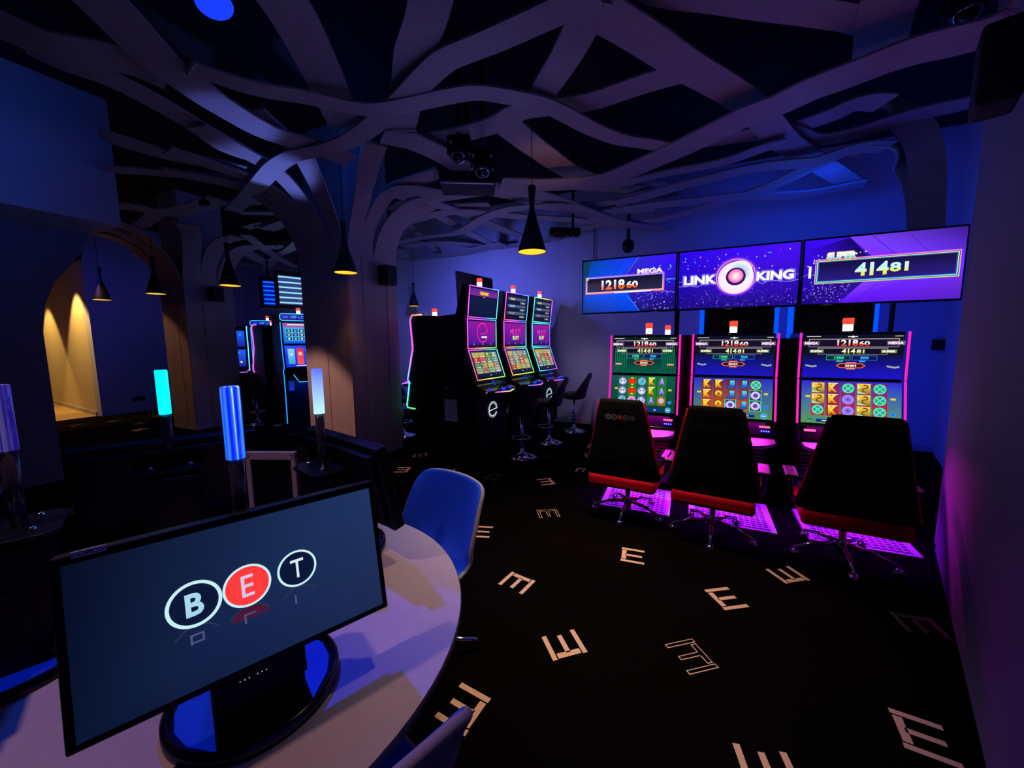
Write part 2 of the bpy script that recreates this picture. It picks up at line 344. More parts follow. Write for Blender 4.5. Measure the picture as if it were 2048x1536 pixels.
# ================================================================ ceiling lattice of bent wooden ribbons
RIBBONS=[
(3.36,0.17,[(-2.99,1.59),(-2.97,1.64),(-2.84,1.81),(-2.7,2.0),(-2.53,2.19),(-2.27,2.4),(-1.88,2.51),(-1.49,2.59),(-1.3,2.67),(-1.18,2.8),(-1.0,3.05),(-0.81,3.38),(-0.59,3.73),(-0.39,3.92),(-0.18,4.04),(0.02,4.02)]),
(3.34,0.32,[(1.66,3.1),(1.59,3.26),(1.45,3.34),(1.24,3.38),(1.0,3.43),(0.73,3.51),(0.54,3.68),(0.31,3.75),(0.06,3.9),(-0.24,4.15),(-0.68,4.37),(-1.05,4.42),(-1.61,4.31),(-1.98,4.06)]),
(3.39,0.27,[(-2.31,2.8),(-2.33,2.9),(-2.25,3.24),(-2.21,3.82),(-2.17,4.13),(-1.9,4.5),(-1.63,5.0),(-1.34,5.67),(-0.98,6.41),(-0.44,7.1)]),
(3.43,0.23,[(-2.59,3.03),(-2.23,2.74),(-1.9,2.41),(-1.66,2.17),(-1.44,2.0),(-1.29,1.87)]),
(3.47,0.28,[(-2.05,1.5),(-2.1,1.61),(-2.24,1.85),(-2.5,2.26),(-2.81,2.69)]),
(3.38,0.19,[(-5.64,3.36),(-5.08,3.19),(-4.58,3.01),(-3.93,2.77),(-3.58,2.71),(-3.25,2.73),(-2.86,2.71),(-2.53,2.66),(-2.21,2.54),(-1.94,2.43),(-1.64,2.32),(-1.41,2.25),(-1.04,2.22),(-0.73,2.22),(-0.49,2.21)]),
(3.44,0.25,[(-0.63,2.23),(-0.51,2.43),(-0.29,2.73),(-0.03,3.15),(0.3,3.67),(0.52,4.08),(0.8,4.67),(1.26,5.43),(1.8,6.26)]),
(3.41,0.21,[(-0.53,2.27),(-0.63,2.4),(-0.79,2.59),(-0.96,2.79),(-1.1,2.95)]),
(3.47,0.23,[(-2.38,3.16),(-2.02,3.19),(-1.58,3.19),(-1.32,3.14),(-0.91,3.2),(-0.64,3.22),(-0.33,3.21),(-0.07,3.18)]),
(3.5,0.28,[(-1.55,3.18),(-1.51,3.43),(-1.45,3.87),(-1.33,4.38),(-1.05,4.88),(-0.7,5.36),(-0.31,5.84)]),
(3.49,0.27,[(0.93,2.96),(0.96,3.08),(1.01,3.31),(1.11,3.69)]),
(3.51,0.19,[(-0.38,2.28),(-0.18,2.52),(0.2,2.77),(0.59,3.0),(0.83,3.19),(1.04,3.38)]),
(3.4,0.28,[(-2.84,1.04),(-2.91,1.16),(-3.12,1.47),(-3.22,1.7),(-3.32,1.91),(-3.34,2.17),(-3.32,2.44),(-3.23,2.75),(-3.13,3.02)]),
(3.45,0.32,[(-3.75,0.91),(-3.72,1.01),(-3.66,1.19),(-3.52,1.37),(-3.43,1.5),(-3.37,1.64)]),
(3.47,0.22,[(-3.86,1.16),(-3.85,1.25),(-3.79,1.47),(-3.86,1.78),(-3.97,2.19),(-4.1,2.47),(-4.09,2.71),(-3.93,2.85)]),
(3.49,0.26,[(-4.91,1.83),(-4.87,1.94),(-4.83,2.33),(-4.61,2.68),(-4.41,2.95)]),
(3.5,0.18,[(-5.81,2.14),(-5.7,2.27),(-5.26,2.68),(-4.8,3.03)]),
(3.37,0.17,[(-0.83,4.68),(-0.46,4.68),(-0.09,4.66),(0.24,4.59),(0.54,4.48),(0.73,4.46)]),
(3.35,0.23,[(-0.93,5.26),(-0.5,5.2),(-0.09,5.0),(0.26,4.89),(0.6,4.9),(0.99,4.94),(1.19,4.87),(1.38,4.82),(1.6,4.88)]),
(3.4,0.26,[(-1.23,5.79),(-0.55,5.77),(-0.1,5.76),(0.33,5.83),(0.75,6.02),(1.15,6.11),(1.53,6.15),(1.83,6.11)]),
(3.42,0.24,[(-0.98,6.46),(-0.62,6.53),(-0.1,6.32),(0.35,6.11),(0.72,5.81),(1.01,5.43),(1.16,5.24)]),
(3.48,0.24,[(0.02,4.36),(0.29,4.34),(0.69,4.46),(0.99,4.78),(1.29,4.76),(1.62,4.64),(1.95,4.62),(2.09,4.5)]),
(3.52,0.24,[(0.84,4.49),(1.05,4.38),(1.21,4.32),(1.4,4.39)]),
(3.42,0.22,[(-4.22,4.92),(-3.72,4.86),(-3.11,4.86),(-2.59,5.17),(-2.1,5.61),(-1.46,6.17),(-0.65,6.93)]),
(3.38,0.19,[(-4.98,5.7),(-4.33,5.64),(-3.62,5.64),(-3.14,5.38),(-2.71,5.14),(-2.23,4.97),(-1.76,5.05),(-1.49,5.29),(-1.24,5.81)]),
(3.4,0.32,[(-3.43,3.96),(-3.12,3.93),(-2.79,4.18),(-2.43,4.18),(-2.09,4.09)]),
(3.46,0.18,[(-3.91,4.51),(-3.49,4.36),(-3.41,4.66),(-3.5,5.23),(-3.53,6.06),(-3.5,7.1)]),
(3.44,0.2,[(-3.29,4.13),(-3.17,4.39),(-3.08,4.83),(-2.96,5.62),(-2.77,6.53)]),
(3.45,0.31,[(-5.53,6.33),(-4.74,6.18),(-4.2,6.54),(-3.71,7.02),(-3.06,7.1),(-2.5,7.06)]),
(3.41,0.3,[(-5.25,6.09),(-5.57,6.67),(-5.57,7.1),(-4.58,7.1),(-3.96,6.93),(-3.25,6.84)]),
(3.5,0.13,[(-4.16,4.86),(-4.31,5.37),(-4.58,6.08),(-4.95,7.1)]),
(3.52,0.17,[(-3.56,4.21),(-3.42,4.15),(-3.15,4.07),(-2.86,4.12)]),
(3.43,0.23,[(-2.48,6.98),(-1.83,6.54),(-1.37,6.37),(-1.03,6.31)]),
(3.48,0.21,[(-2.43,4.53),(-2.09,4.93),(-1.79,5.48),(-1.37,5.8),(-1.05,6.01),(-0.52,6.13)]),
(3.47,0.28,[(-1.44,5.55),(-1.12,5.58),(-0.86,5.58),(-0.47,5.46)]),
(3.51,0.22,[(-1.51,4.75),(-1.09,5.09),(-0.75,5.29),(-0.34,5.25)]),
(3.46,0.28,[(-5.46,3.29),(-5.21,3.46),(-5.01,3.6),(-4.91,3.81)]),
(3.4,0.14,[(-5.72,3.5),(-5.48,3.69),(-5.16,3.85),(-5.13,3.97)]),
(3.42,0.17,[(-6.9,4.28),(-7.66,5.11),(-8.25,5.87),(-8.74,6.6)]),
(3.46,0.29,[(-8.2,4.98),(-8.72,5.61),(-9.1,6.16)]),
(3.49,0.32,[(-7.64,5.0),(-7.37,5.22),(-7.25,5.56)]),
(3.45,0.18,[(-6.48,4.98),(-7.39,5.39),(-8.27,5.73),(-9.9,6.56)]),
(3.5,0.32,[(-9.82,5.89),(-9.86,6.29),(-9.69,6.82),(-9.33,7.1)]),
(3.52,0.16,[(-6.81,4.23),(-6.33,4.26),(-6.15,4.47),(-6.14,4.73)]),
(3.43,0.29,[(-6.98,2.7),(-6.87,2.89),(-6.72,3.1),(-6.02,3.17),(-5.54,3.16)]),
(3.47,0.2,[(-9.27,3.31),(-8.81,3.4),(-7.95,3.32),(-7.15,3.17)])]

def spline(P, n=6):
    P = [Vector(p) for p in P]; out = []
    for i in range(len(P)-1):
        p0 = P[max(i-1, 0)]; p1 = P[i]; p2 = P[i+1]; p3 = P[min(i+2, len(P)-1)]
        for k in range(n):
            t = k/n; out.append(.5*((2*p1)+(-p0+p2)*t+(2*p0-5*p1+4*p2-p3)*t*t+(-p0+3*p1-3*p2+p3)*t**3))
    out.append(P[-1]); return out
def strip(mb, path, side, w, th, m):          # ribbon along path; side = width directions
    vs = []; fs = []; N = len(path)
    for i, p in enumerate(path):
        t = (path[min(i+1, N-1)]-path[max(i-1, 0)]).normalized(); s = (side[i]-t*side[i].dot(t)).normalized(); nn = t.cross(s)
        for a, b in ((-1, -1), (1, -1), (1, 1), (-1, 1)): vs.append(p+s*a*w/2+nn*b*th/2)
    for i in range(N-1):
        for k in range(4): l = (k+1) % 4; fs.append((i*4+k, i*4+l, i*4+4+l, i*4+4+k))
    fs += [(3, 2, 1, 0), tuple((N-1)*4+k for k in range(4))]
    mb.add(vs, fs, m)
lat = thing('ceiling_lattice', 'net of wide curved wooden ribbons crossing under the black ceiling', 'ceiling decoration', (-1.5, 3.5, 3.4))
for i, (z, w, P) in enumerate(RIBBONS):
    pts = spline([(x, y, 0) for x, y in P]); side = []
    for k, p in enumerate(pts):
        t = (pts[min(k+1, len(pts)-1)]-pts[max(k-1, 0)]).normalized(); side.append(Vector((-t.y, t.x, 0)))
        p.z = z + .012*math.sin(k*.35+i)
    m = MB(); strip(m, [p-Vector((-1.5, 3.5, 3.4)) for p in pts], side, w, .016, 'ribbon_wood'); m.build('ribbon', lat)

# ================================================================ tree columns clad in planks that bend out at the top
def plank(mb, x, y, nx, ny, w, z0=2.55, R=.85, run=.5, turn=0, H=3.45):
    # vertical plank on a face with outward normal (nx, ny), bending outwards along a quarter ellipse
    n = Vector((nx, ny, 0)).normalized(); s = Vector((-n.y, n.x, 0)); path = []; side = []
    base = Vector((x, y, 0))
    for z in (0, .6, 1.2, 1.9, z0): path.append(base+Vector((0, 0, z))); side.append(s)
    hz = H-z0
    for k in range(1, 13):
        a = PI/2*k/12; off = n*(R*(1-math.cos(a)))+s*turn*(1-math.cos(a))**1.5*.5
        path.append(base+off+Vector((0, 0, z0+hz*math.sin(a)))); side.append(s)
    for k in range(1, 5):
        path.append(base+n*(R+run*k/4)+s*turn*(.5+.35*k/4)+Vector((0, 0, H))); side.append(s)
    strip(mb, path, side, w, .022, 'plank')
def tree_column(name, label, x0, y0, x1, y1, kinds):
    cx, cy = (x0+x1)/2, (y0+y1)/2
    t = thing(name, label, 'column', (cx, cy, 0), 0)
    m = MB(); m.rng((x0-cx+.06, y0-cy+.06, 0), (x1-cx-.06, y1-cy-.06, 4.3), 'wall_paint'); m.build('pillar_core', t)
    m = MB(); m.rng((x0-cx-.012, y0-cy-.012, 0), (x1-cx+.012, y1-cy+.012, .075), 'skirting'); m.build('skirting', t, bevel=.01)
    for (fx, fy, ux, uy, L, nx, ny, specs) in kinds:
        k = len(specs); w = L/k
        for i, (z0, R, run, turn) in enumerate(specs):
            m = MB(); c = (i+.5)*w; off = .006*(i % 2)
            plank(m, fx+ux*c-cx+nx*off, fy+uy*c-cy+ny*off, nx, ny, w*.985, z0, R, run, turn, 3.47-.02*(i % 3))
            m.build('plank', t)
    return t
# central column: front face (toward -y), right face (toward +x), left face, back face
tree_column('tree_column', 'tall plank-clad column spreading into the ceiling, between the blue machines and the tall triple-screen row', -4.78, 3.66, -3.93, 4.54, [
    (-4.78, 3.66, 1, 0, .85, 0, -1, [(2.55, .8, .4, -.7), (2.6, .85, .6, -.2), (2.5, .9, .7, .45), (2.6, .8, .7, .9)]),
    (-3.93, 3.66, 0, 1, .88, 1, 0, [(2.65, .75, .4, -.9), (2.75, .7, .7, -.3), (2.6, .8, .7, .2), (2.75, .75, .6, .6)]),
    (-4.78, 4.54, 0, -1, .88, -1, 0, [(2.45, .9, .5, .3), (2.3, 1.0, .6, .0), (2.4, .9, .6, -.3), (2.5, .8, .6, -.6)])])
tree_column('tree_column', 'plank-clad column nearest the warm lit corridor, curving outward at its top', -9.0, 3.95, -8.25, 4.78, [
    (-9.0, 3.95, 1, 0, .75, 0, -1, [(2.5, .8, .3, -.7), (2.55, .8, .3, 0), (2.5, .8, .3, .6)]),
    (-8.25, 3.95, 0, 1, .83, 1, 0, [(2.6, .7, .3, -.6), (2.7, .7, .3, 0), (2.6, .7, .3, .5)]),
    (-9.0, 4.78, 0, -1, .83, -1, 0, [(2.2, 1.1, .6, .2), (2.3, 1.0, .6, 0), (2.2, 1.1, .6, -.3)])])
# ribbons arching down the wall in the right corner
t = thing('arched_planks', 'two bent planks arching down behind the wide displays in the right corner', 'wall decoration', (2.0, 5.1, 2.2))
for P in ([(1.41, 4.9, 3.36), (1.64, 5.0, 3.38), (1.83, 5.1, 3.28), (1.95, 5.15, 3.07), (2.03, 5.2, 2.73), (2.05, 5.2, 2.2)],
          [(1.05, 4.4, 3.53), (1.26, 4.5, 3.59), (1.50, 4.7, 3.60), (1.68, 4.8, 3.53), (1.83, 4.9, 3.39), (1.93, 5.0, 3.18), (1.98, 5.05, 2.86), (2.01, 5.05, 2.2)]):
    pts = spline(P); m = MB(); side = []
    for k, p in enumerate(pts):
        t_ = (pts[min(k+1, len(pts)-1)]-pts[max(k-1, 0)]).normalized(); q = min(1, k/(len(pts)*.45)); nn = (Vector((0, 0, 1))*(1-q)+Vector((-.35, -.94, .0))*q).normalized(); side.append(nn.cross(t_))
    strip(m, [p-Vector((2.0, 5.1, 2.2)) for p in pts], side, .24, .02, 'ribbon_wood'); m.build('plank', t)

# ================================================================ pendant lamps
def pendant(label, x, y, z=2.4, sc=1.0):
    t = thing('pendant_lamp', label, 'lamp', (x, y, z), 0, 'black cone pendant lamps')
    m = MB(); pr = [(.128, 0), (.122, .03), (.05, .27), (.026, .36), (.022, .42), (.036, .56), (.03, .575)]
    m.lathe([(r*sc, q*sc) for r, q in pr], 'lamp_shade', cap=False); m.lathe([(.001, .576*sc), (.03*sc, .575*sc)], 'lamp_shade', cap=False); m.build('lamp_shade', t)
    m = MB(); m.lathe([(.124*sc, .004), (.046*sc, .262*sc), (.001, .27*sc)], 'lamp_inner', cap=False); m.build('shade_lining', t)
    m = MB(); m.sphere((0, 0, .12*sc), .03*sc, 'bulb'); m.build('bulb', t)
    m = MB(); m.tube([(0, 0, .57*sc), (0, 0, 4.3-z)], .004, 'black'); m.build('cord', t)
    light('pendant_glow', 'SPOT', (x, y, z+.03), (1, .46, .16), 7*sc, (x, y, 0), .05, cone=84, blend=.6)
for x, l in ((-1.33, 'black cone pendant lamp hanging highest in view, left of the wide screens'),
             (-3.65, 'black cone pendant lamp hanging in front of the central plank column'),
             (-5.86, 'black cone pendant lamp hanging beside the speaker of the second plank column'),
             (-7.82, 'black cone pendant lamp hanging on the left edge of the second plank column'),
             (-9.67, 'farthest black cone pendant lamp, before the dark wall by the warm corridor')):
    pendant(l, x, 3.37)
pendant('small black cone pendant lamp by the back wall, above the rainbow-edged cabinet', -5.42, 6.8, 2.36, .85)

# ================================================================ wide jackpot displays over the right machine row
NAVY = hx('0a0a30'); WHITE = (1, 1, 1); ORG = hx('ff7a2a'); MAG = hx('ff40c0'); GOLD = hx('ffd84a'); CY = hx('5ff0ff')
def sparkle(cv, n, u0, u1, v0, v1, rmax, cols, seed=1, grav=False):
    R = random.Random(seed)
    for i in range(n):
        u = R.uniform(u0, u1); v = R.uniform(v0, v1)
        if grav: v = v0+(v-v0)*R.random()**.7
        cv.disc(u, v, R.uniform(.35, 1)*rmax, R.choice(cols), n=6)
def bolt(cv, u0, u1, v, c, seed, t=.003, amp=.016):
    R = random.Random(seed); pts = []
    for i in range(19): pts.append((u0+(u1-u0)*i/18, v+R.uniform(-amp, amp)))
    cv.line(pts, t, c)
def tv(x0, x1, label, paint):
    t = thing('wide_display', label, 'screen', ((x0+x1)/2, 4.6, 1.905), 0, 'wide displays above the right machine row')
    w = x1-x0; h = .625
    m = MB(); m.rng((-w/2, 0, 0), (w/2, .07, h), 'black_gloss'); m.rng((-w/2+.2, .07, .15), (w/2-.2, .11, h-.15), 'black'); m.build('housing', t, bevel=.006)
    cv = Canvas((0, -.001, h/2), (1, 0, 0), (0, 0, 1)); paint(cv, w-.03, h-.035); cv.build('display', t)
def paint1(c, w, h):
    L = -w/2; B = -h/2
    c.poly([(L, B), (-L, B), (-L, -B), (L, -B)], None, [hx('0a2a80'), hx('1a0a60'), hx('3a12ff'), hx('0a4055')]); c.top()
    c.poly([(L+.1, -B), (L+.62*w, -B), (L+.36*w, .02), (L+.02, .02)], None, [hx('0848a0'), hx('1838ff'), hx('0a50ff'), hx('0848d0')])
    c.poly([(L+.02, -.05), (L+.48*w, -.05), (L+.64*w, B), (L, B)], None, [hx('0850e8'), hx('0858ff'), hx('0a40e0'), hx('083070')]); c.top()
    c.line([(L+.46*w, -B), (L+.32*w, .08)], .004, hx('0a1a70')); c.line([(L+.62*w, -B), (L+.44*w, .06)], .005, hx('6a7aff')); c.line([(L+.50*w, -.12), (L+.64*w, B)], .005, hx('5a8aff'))
    c.line([(L+.30*w, -.12), (L+.46*w, B)], .003, hx('0a2aa0'))
    sparkle(c, 80, L+.58*w, -L-.02, B+.01, -.10, .008, [hx('8a50ff'), hx('5a30d0'), hx('c0a0ff')], 3)
    sparkle(c, 14, L+.72*w, -L-.02, .0, .18, .011, [WHITE, hx('40c0ff'), hx('30ffc0')], 4); c.top()
    c.rect(L+.46*w, .015, .86*w, .20, hx('ff7a90'), hx('8a50ff')); c.top(); c.rect(L+.46*w, .015, .84*w, .18, hx('ffc0b0'), hx('b0a0ff')); c.top()
    c.rect(L+.46*w, .015, .82*w, .155, hx('2a2a4a'), hx('101030')); c.top()
    c.rect(L+.56*w, -.078, .40*w, .016, WHITE, hx('ffd0ff')); c.top()
    c.text('1218', L+.345*w, .012, .108, hx('ff6a1a'), WHITE, w=.26, bold=.035); c.text('60', L+.555*w, .002, .078, hx('ff6a1a'), WHITE, w=.125, bold=.035)
    c.text('MEGA', L+.74*w, .135, .055, hx('ffc0ff'), WHITE, w=.27, bold=.05); c.top()
    c.disc(L+.05*w, .09, .018, hx('fff080'), hx('a0c050')); bolt(c, L+.80*w, -L, -.10, hx('b0a0ff'), 5); bolt(c, L+.9*w, -L, .03, hx('60c0ff'), 6)
def paint2(c, w, h):
    L = -w/2; B = -h/2
    c.poly([(L, B), (-L, B), (-L, -B), (L, -B)], None, [hx('120a78'), hx('1a0a80'), hx('4a10ff'), hx('2a08f0')]); c.top()
    sparkle(c, 260, L+.01, -L-.01, B+.01, -.04, .0055, [hx('8a50ff'), hx('6030e0'), hx('b080ff'), hx('5020c0')], 8, True)
    sparkle(c, 34, L+.03, -L-.03, .05, .24, .008, [WHITE, hx('40b0ff'), hx('30e0d0'), hx('ff9090'), hx('a060ff')], 9)
    bolt(c, L, -L, -.06, hx('c0b0ff'), 10, .004, .02); bolt(c, L, -L, -.01, hx('a090ff'), 11, .003, .012); c.top()
    c.disc(0, .01, .195, hx('ff60d0'), hx('6a20ff'), 40); c.top(); c.ring(0, .01, .172, .008, hx('ffb0a0'), 40); c.top()
    c.disc(0, .0, .158, WHITE, hx('ffe8ff'), 36); c.top(); c.disc(.03, .05, .115, hx('5aa0e0'), WHITE, 30); c.top()
    c.disc(0, .01, .088, hx('4a10b0'), hx('20105a'), 30); c.top(); c.disc(0, .015, .068, WHITE, hx('ff50b0'), 26); c.top()
    for a, u, ww in (('LINK', -.325, .32), ('KING', .335, .32)):
        c.text(a, u, -.002, .115, hx('7a6aff'), hx('7a6aff'), w=ww+.018, bold=.075)
    c.top()
    for a, u, ww in (('LINK', -.325, .31), ('KING', .335, .31)):
        c.text(a, u, -.002, .088, WHITE, WHITE, w=ww, bold=.045)
def paint3(c, w, h):
    L = -w/2; B = -h/2
    c.poly([(L, B), (-L, B), (-L, -B), (L, -B)], None, [hx('18087a'), hx('5018f0'), hx('3a20a0'), hx('3a08ff')]); c.top()
    c.poly([(L+.30*w, -B), (-L, -B), (-L, 0), (L+.54*w, .0)], None, [hx('7a40ff'), hx('3a1a80'), hx('6a30ff'), hx('8a20ff')])
    c.poly([(L+.26*w, B), (-L, B), (-L, -.0), (L+.5*w, -.0)], None, [hx('6010ff'), hx('5a20c0'), hx('7a30ff'), hx('9a50ff')])
    c.poly([(L+.02, .2), (L+.3*w, .29), (L+.42*w, .12), (L+.2*w, .05)], None, [hx('3a08e0'), hx('14085a'), hx('14084a'), hx('2a08a0')]); c.top()
    c.line([(L+.44*w, -B), (L+.60*w, .11)], .004, hx('3a1090')); c.line([(L+.66*w, -B), (L+.80*w, .10)], .003, hx('4a18a8')); c.line([(L+.36*w, B), (L+.5*w, -.13)], .004, hx('4a18a8'))
    sparkle(c, 110, L+.01, L+.33*w, B+.01, -.08, .006, [hx('b080ff'), hx('8a50ff'), hx('d090ff')], 12)
    sparkle(c, 26, L+.02, L+.42*w, .04, .18, .009, [hx('ffd0ff'), hx('40c0ff'), WHITE, hx('ffb060')], 13); bolt(c, L, L+.2*w, -.03, hx('b090ff'), 14); c.top()
    c.rect(L+.53*w, .0, .90*w, .225, hx('d0d070'), hx('ff80e0')); c.top(); c.rect(L+.53*w, .0, .885*w, .205, hx('2a40c0'), hx('4040a0')); c.top(); c.frame(L+.53*w, .0, .875*w, .195, .007, hx('80ffd0'), hx('c0ffa0')); c.top()
    c.rect(L+.53*w, .0, .845*w, .165, hx('2a1a80'), hx('14103a')); c.top()
    c.text('414', L+.455*w, .0, .118, hx('e8f060'), hx('c8ffff'), w=.235, bold=.04); c.text('81', L+.625*w, .002, .082, hx('e8f060'), hx('c8ffff'), w=.125, bold=.04)
    c.rect(L+.045*w, .0, .02, .11, WHITE); c.text('SUPER', L+.255*w, .135, .075, hx('ff9060'), hx('fff0a0'), w=.225, bold=.09); c.top(); c.text('SUPER', L+.255*w, .135, .055, CY, WHITE, w=.21, bold=.04)
tv(-1.18, -.142, 'leftmost wide display, blue chevrons around the number 121860', paint1)
tv(-.137, .952, 'middle wide display with a glowing ring between two white words', paint2)
tv(.957, 2.09, 'rightmost wide display, purple chevrons around the number 41481', paint3)
t = thing('display_stand', 'black poles and dark panels with blue lit edges holding the three wide displays', 'stand', (.4, 4.75, 0))
for x, w in ((-.53, .05), (1.30, .025)):
    m = MB(); m.rng((x-w/2, -.03, 0), (x+w/2, .02, 1.95), 'black'); m.build('pole', t, bevel=.004)
m = MB(); m.rng((.36, -.02, 0), (.53, .03, 1.60), 'black_matte'); m.build('panel', t)
for a, b in ((-.255, .385), (.555, 1.17)):
    m = MB(); m.rng((a, -.02, .9), (b, .06, 1.94), 'black_matte'); m.build('panel', t, bevel=.004)
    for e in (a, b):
        m = MB(); s = -1 if e == a else 1; m.rng((e, .02, 1.60), (e+s*.045, .05, 1.92), 'blue_edge'); m.build('edge_strip', t)  # thin glowing blue strip along each panel edge

# ================================================================ two-screen slot machines of the right row
def beacon(t, x, y, z, s=1.0):
    m = MB(); m.rng((x-.028*s, y-.028*s, z), (x+.028*s, y+.028*s, z+.012), 'black'); m.build('lamp_base', t)
    m = MB(); m.rng((x-.03*s, y-.03*s, z+.012), (x+.03*s, y+.03*s, z+.07), 'white_glow'); m.build('white_beacon', t, bevel=.006)
    m = MB(); m.rng((x-.033*s, y-.033*s, z+.07), (x+.033*s, y+.033*s, z+.125), 'red_glow'); m.build('red_beacon', t, bevel=.006)
SYM = {
 'P': lambda c, u, v, s: (c.disc(u, v, s, hx('b8c8e8'), hx('7a88c0'), 12), c.top(), c.disc(u, v-.1*s, .7*s, WHITE, hx('d0d8ff'), 10), c.top(), c.disc(u-.3*s, v, .2*s, hx('203060'), n=6), c.disc(u+.3*s, v, .2*s, hx('203060'), n=6), c.disc(u-.7*s, v+.6*s, .3*s, hx('5060a0'), n=6), c.disc(u+.7*s, v+.6*s, .3*s, hx('5060a0'), n=6)),
 'L': lambda c, u, v, s: (c.disc(u, v, .95*s, hx('ff4010'), hx('d02000'), 12, .8), c.top(), c.rect(u, v+.75*s, .6*s, .25*s, GOLD), c.rect(u, v-.8*s, .5*s, .3*s, GOLD)),
 'F': lambda c, u, v, s: (c.disc(u, v, s, hx('c070ff'), hx('f0a0e0'), 6), c.top(), c.disc(u, v, .4*s, hx('a02060'), hx('ff80b0'), 8)),
 'B': lambda c, u, v, s: (c.disc(u, v, s, hx('d0f0ff'), hx('5090c0'), 10), c.top(), c.poly([(u-.7*s, v-.5*s), (u+.3*s, v-.6*s), (u+.6*s, v+.7*s), (u-.2*s, v+.4*s)], hx('20c0d8')), c.disc(u+.2*s, v+.2*s, .25*s, hx('802050'), n=6)),
 'M': lambda c, u, v, s: (c.disc(u, v, s, hx('ffa030'), hx('90502a'), 12, 1.2), c.top(), c.disc(u, v+.1*s, .55*s, hx('60a0ff'), hx('e0e0ff'), 8)),
 'X': lambda c, u, v, s: (c.disc(u, v, s, hx('105a50'), hx('40d0a0'), 12), c.top(), c.line([(u-.7*s, v-.7*s), (u+.7*s, v+.7*s)], .2*s, hx('80e0ff')), c.line([(u-.7*s, v+.7*s), (u+.7*s, v-.7*s)], .2*s, hx('60f0c0')), c.ring(u, v, .85*s, .15*s, hx('60f0b0'), 14)),
 'D': lambda c, u, v, s: (c.rect(u, v, 2.1*s, 2*s, hx('90702a'), hx('ffd84a')), c.top(), c.ring(u+.25*s, v+.38*s, .32*s, .24*s, hx('7a4a10'), 8, 1, -90, 150), c.ring(u+.15*s, v-.28*s, .36*s, .24*s, hx('7a4a10'), 8, 1, 60, 280), c.poly([(u-.9*s, v+.6*s), (u-.5*s, v+.3*s), (u-.9*s, v-.1*s)], hx('fff0a0')), c.poly([(u-s, v-s), (u+.5*s, v-s), (u-s, v-.4*s)], hx('a0e0b0'))),
 'S': lambda c, u, v, s: (c.disc(u, v, s, hx('4a30a0'), hx('9a70ff'), 12), c.top(), c.ring(u, v, .7*s, .16*s, hx('c0b0ff'), 14), c.ring(u, v, .35*s, .16*s, hx('a090ff'), 10)),
 'O': lambda c, u, v, s: (c.rect(u, v, 2.1*s, 2.2*s, hx('103848')), c.frame(u, v, 2.2*s, 2.3*s, .15*s, hx('60ffd0')), c.top(), c.disc(u, v, .9*s, WHITE, hx('d8b0ff'), 16), c.top(), c.disc(u, v, .5*s, hx('203080'), hx('8060c0'), 12)),
}
LET = {'K': (hx('ffe040'), hx('d07a10')), 'A': (hx('c0a0ff'), hx('6a50d0')), 'J': (hx('60e0ff'), hx('1060d0')), 'Q': (hx('ffd030'), hx('b08010'))}
def reels(c, w, h, cols, back, side):
    k0 = c.k
    for i, col in enumerate(cols):
        u = (i-2)*w*.155-.01; c.k = k0
        c.rect(u, .03, w*.142, h*.78, back[i][0], back[i][1])
        for j, s in enumerate(col):
            v = .03+(1-j)*h*.26; c.k = k0+1
            if s in LET:
                ww = w*.095; c.text(s, u, v, h*.22, hx('301008'), hx('301008'), w=ww*1.15, bold=.12); c.top(); c.text(s, u, v, h*.20, LET[s][1], LET[s][0], w=ww, bold=.09)
                if s in 'K': c.top(); c.rect(u, v+h*.105, w*.1, h*.02, hx('fff0c0'))
            else: SYM[s](c, u, v, h*.115)
    c.k = k0+2
    for u in (-w*.43, w*.42): c.rect(u, .045, w*.05, h*.05, hx('b0a010'), hx('fff040'))
    v = -h*.43
    c.rect(-w*.24, v, w*.2, h*.07, hx('0a1a70'), hx('0a30c0')); c.rect(0, v, w*.2, h*.07, hx('0a1a70'), hx('0a30c0')); c.rect(w*.2, v, w*.18, h*.07, hx('0a1a70'), hx('0a30c0'))
    c.disc(w*.40, v+.005, h*.075, hx('0a50b0'), hx('4ac0ff'), 14); c.disc(w*.42, v+h*.22, h*.05, hx('0a50b0'), hx('30a0ff'), 10)
    c.rect(-w*.4, v, w*.06, h*.06, hx('40b0a0'), hx('10505a')); c.top()
    c.text('0' if side == 3 else '25', 0, v, h*.04, WHITE, WHITE); c.text('25', w*.2, v, h*.04, WHITE, WHITE)
    c.rect(w*.40, v+.005, h*.07, h*.02, WHITE); c.rect(-w*.24, v, w*.08, h*.02, WHITE)
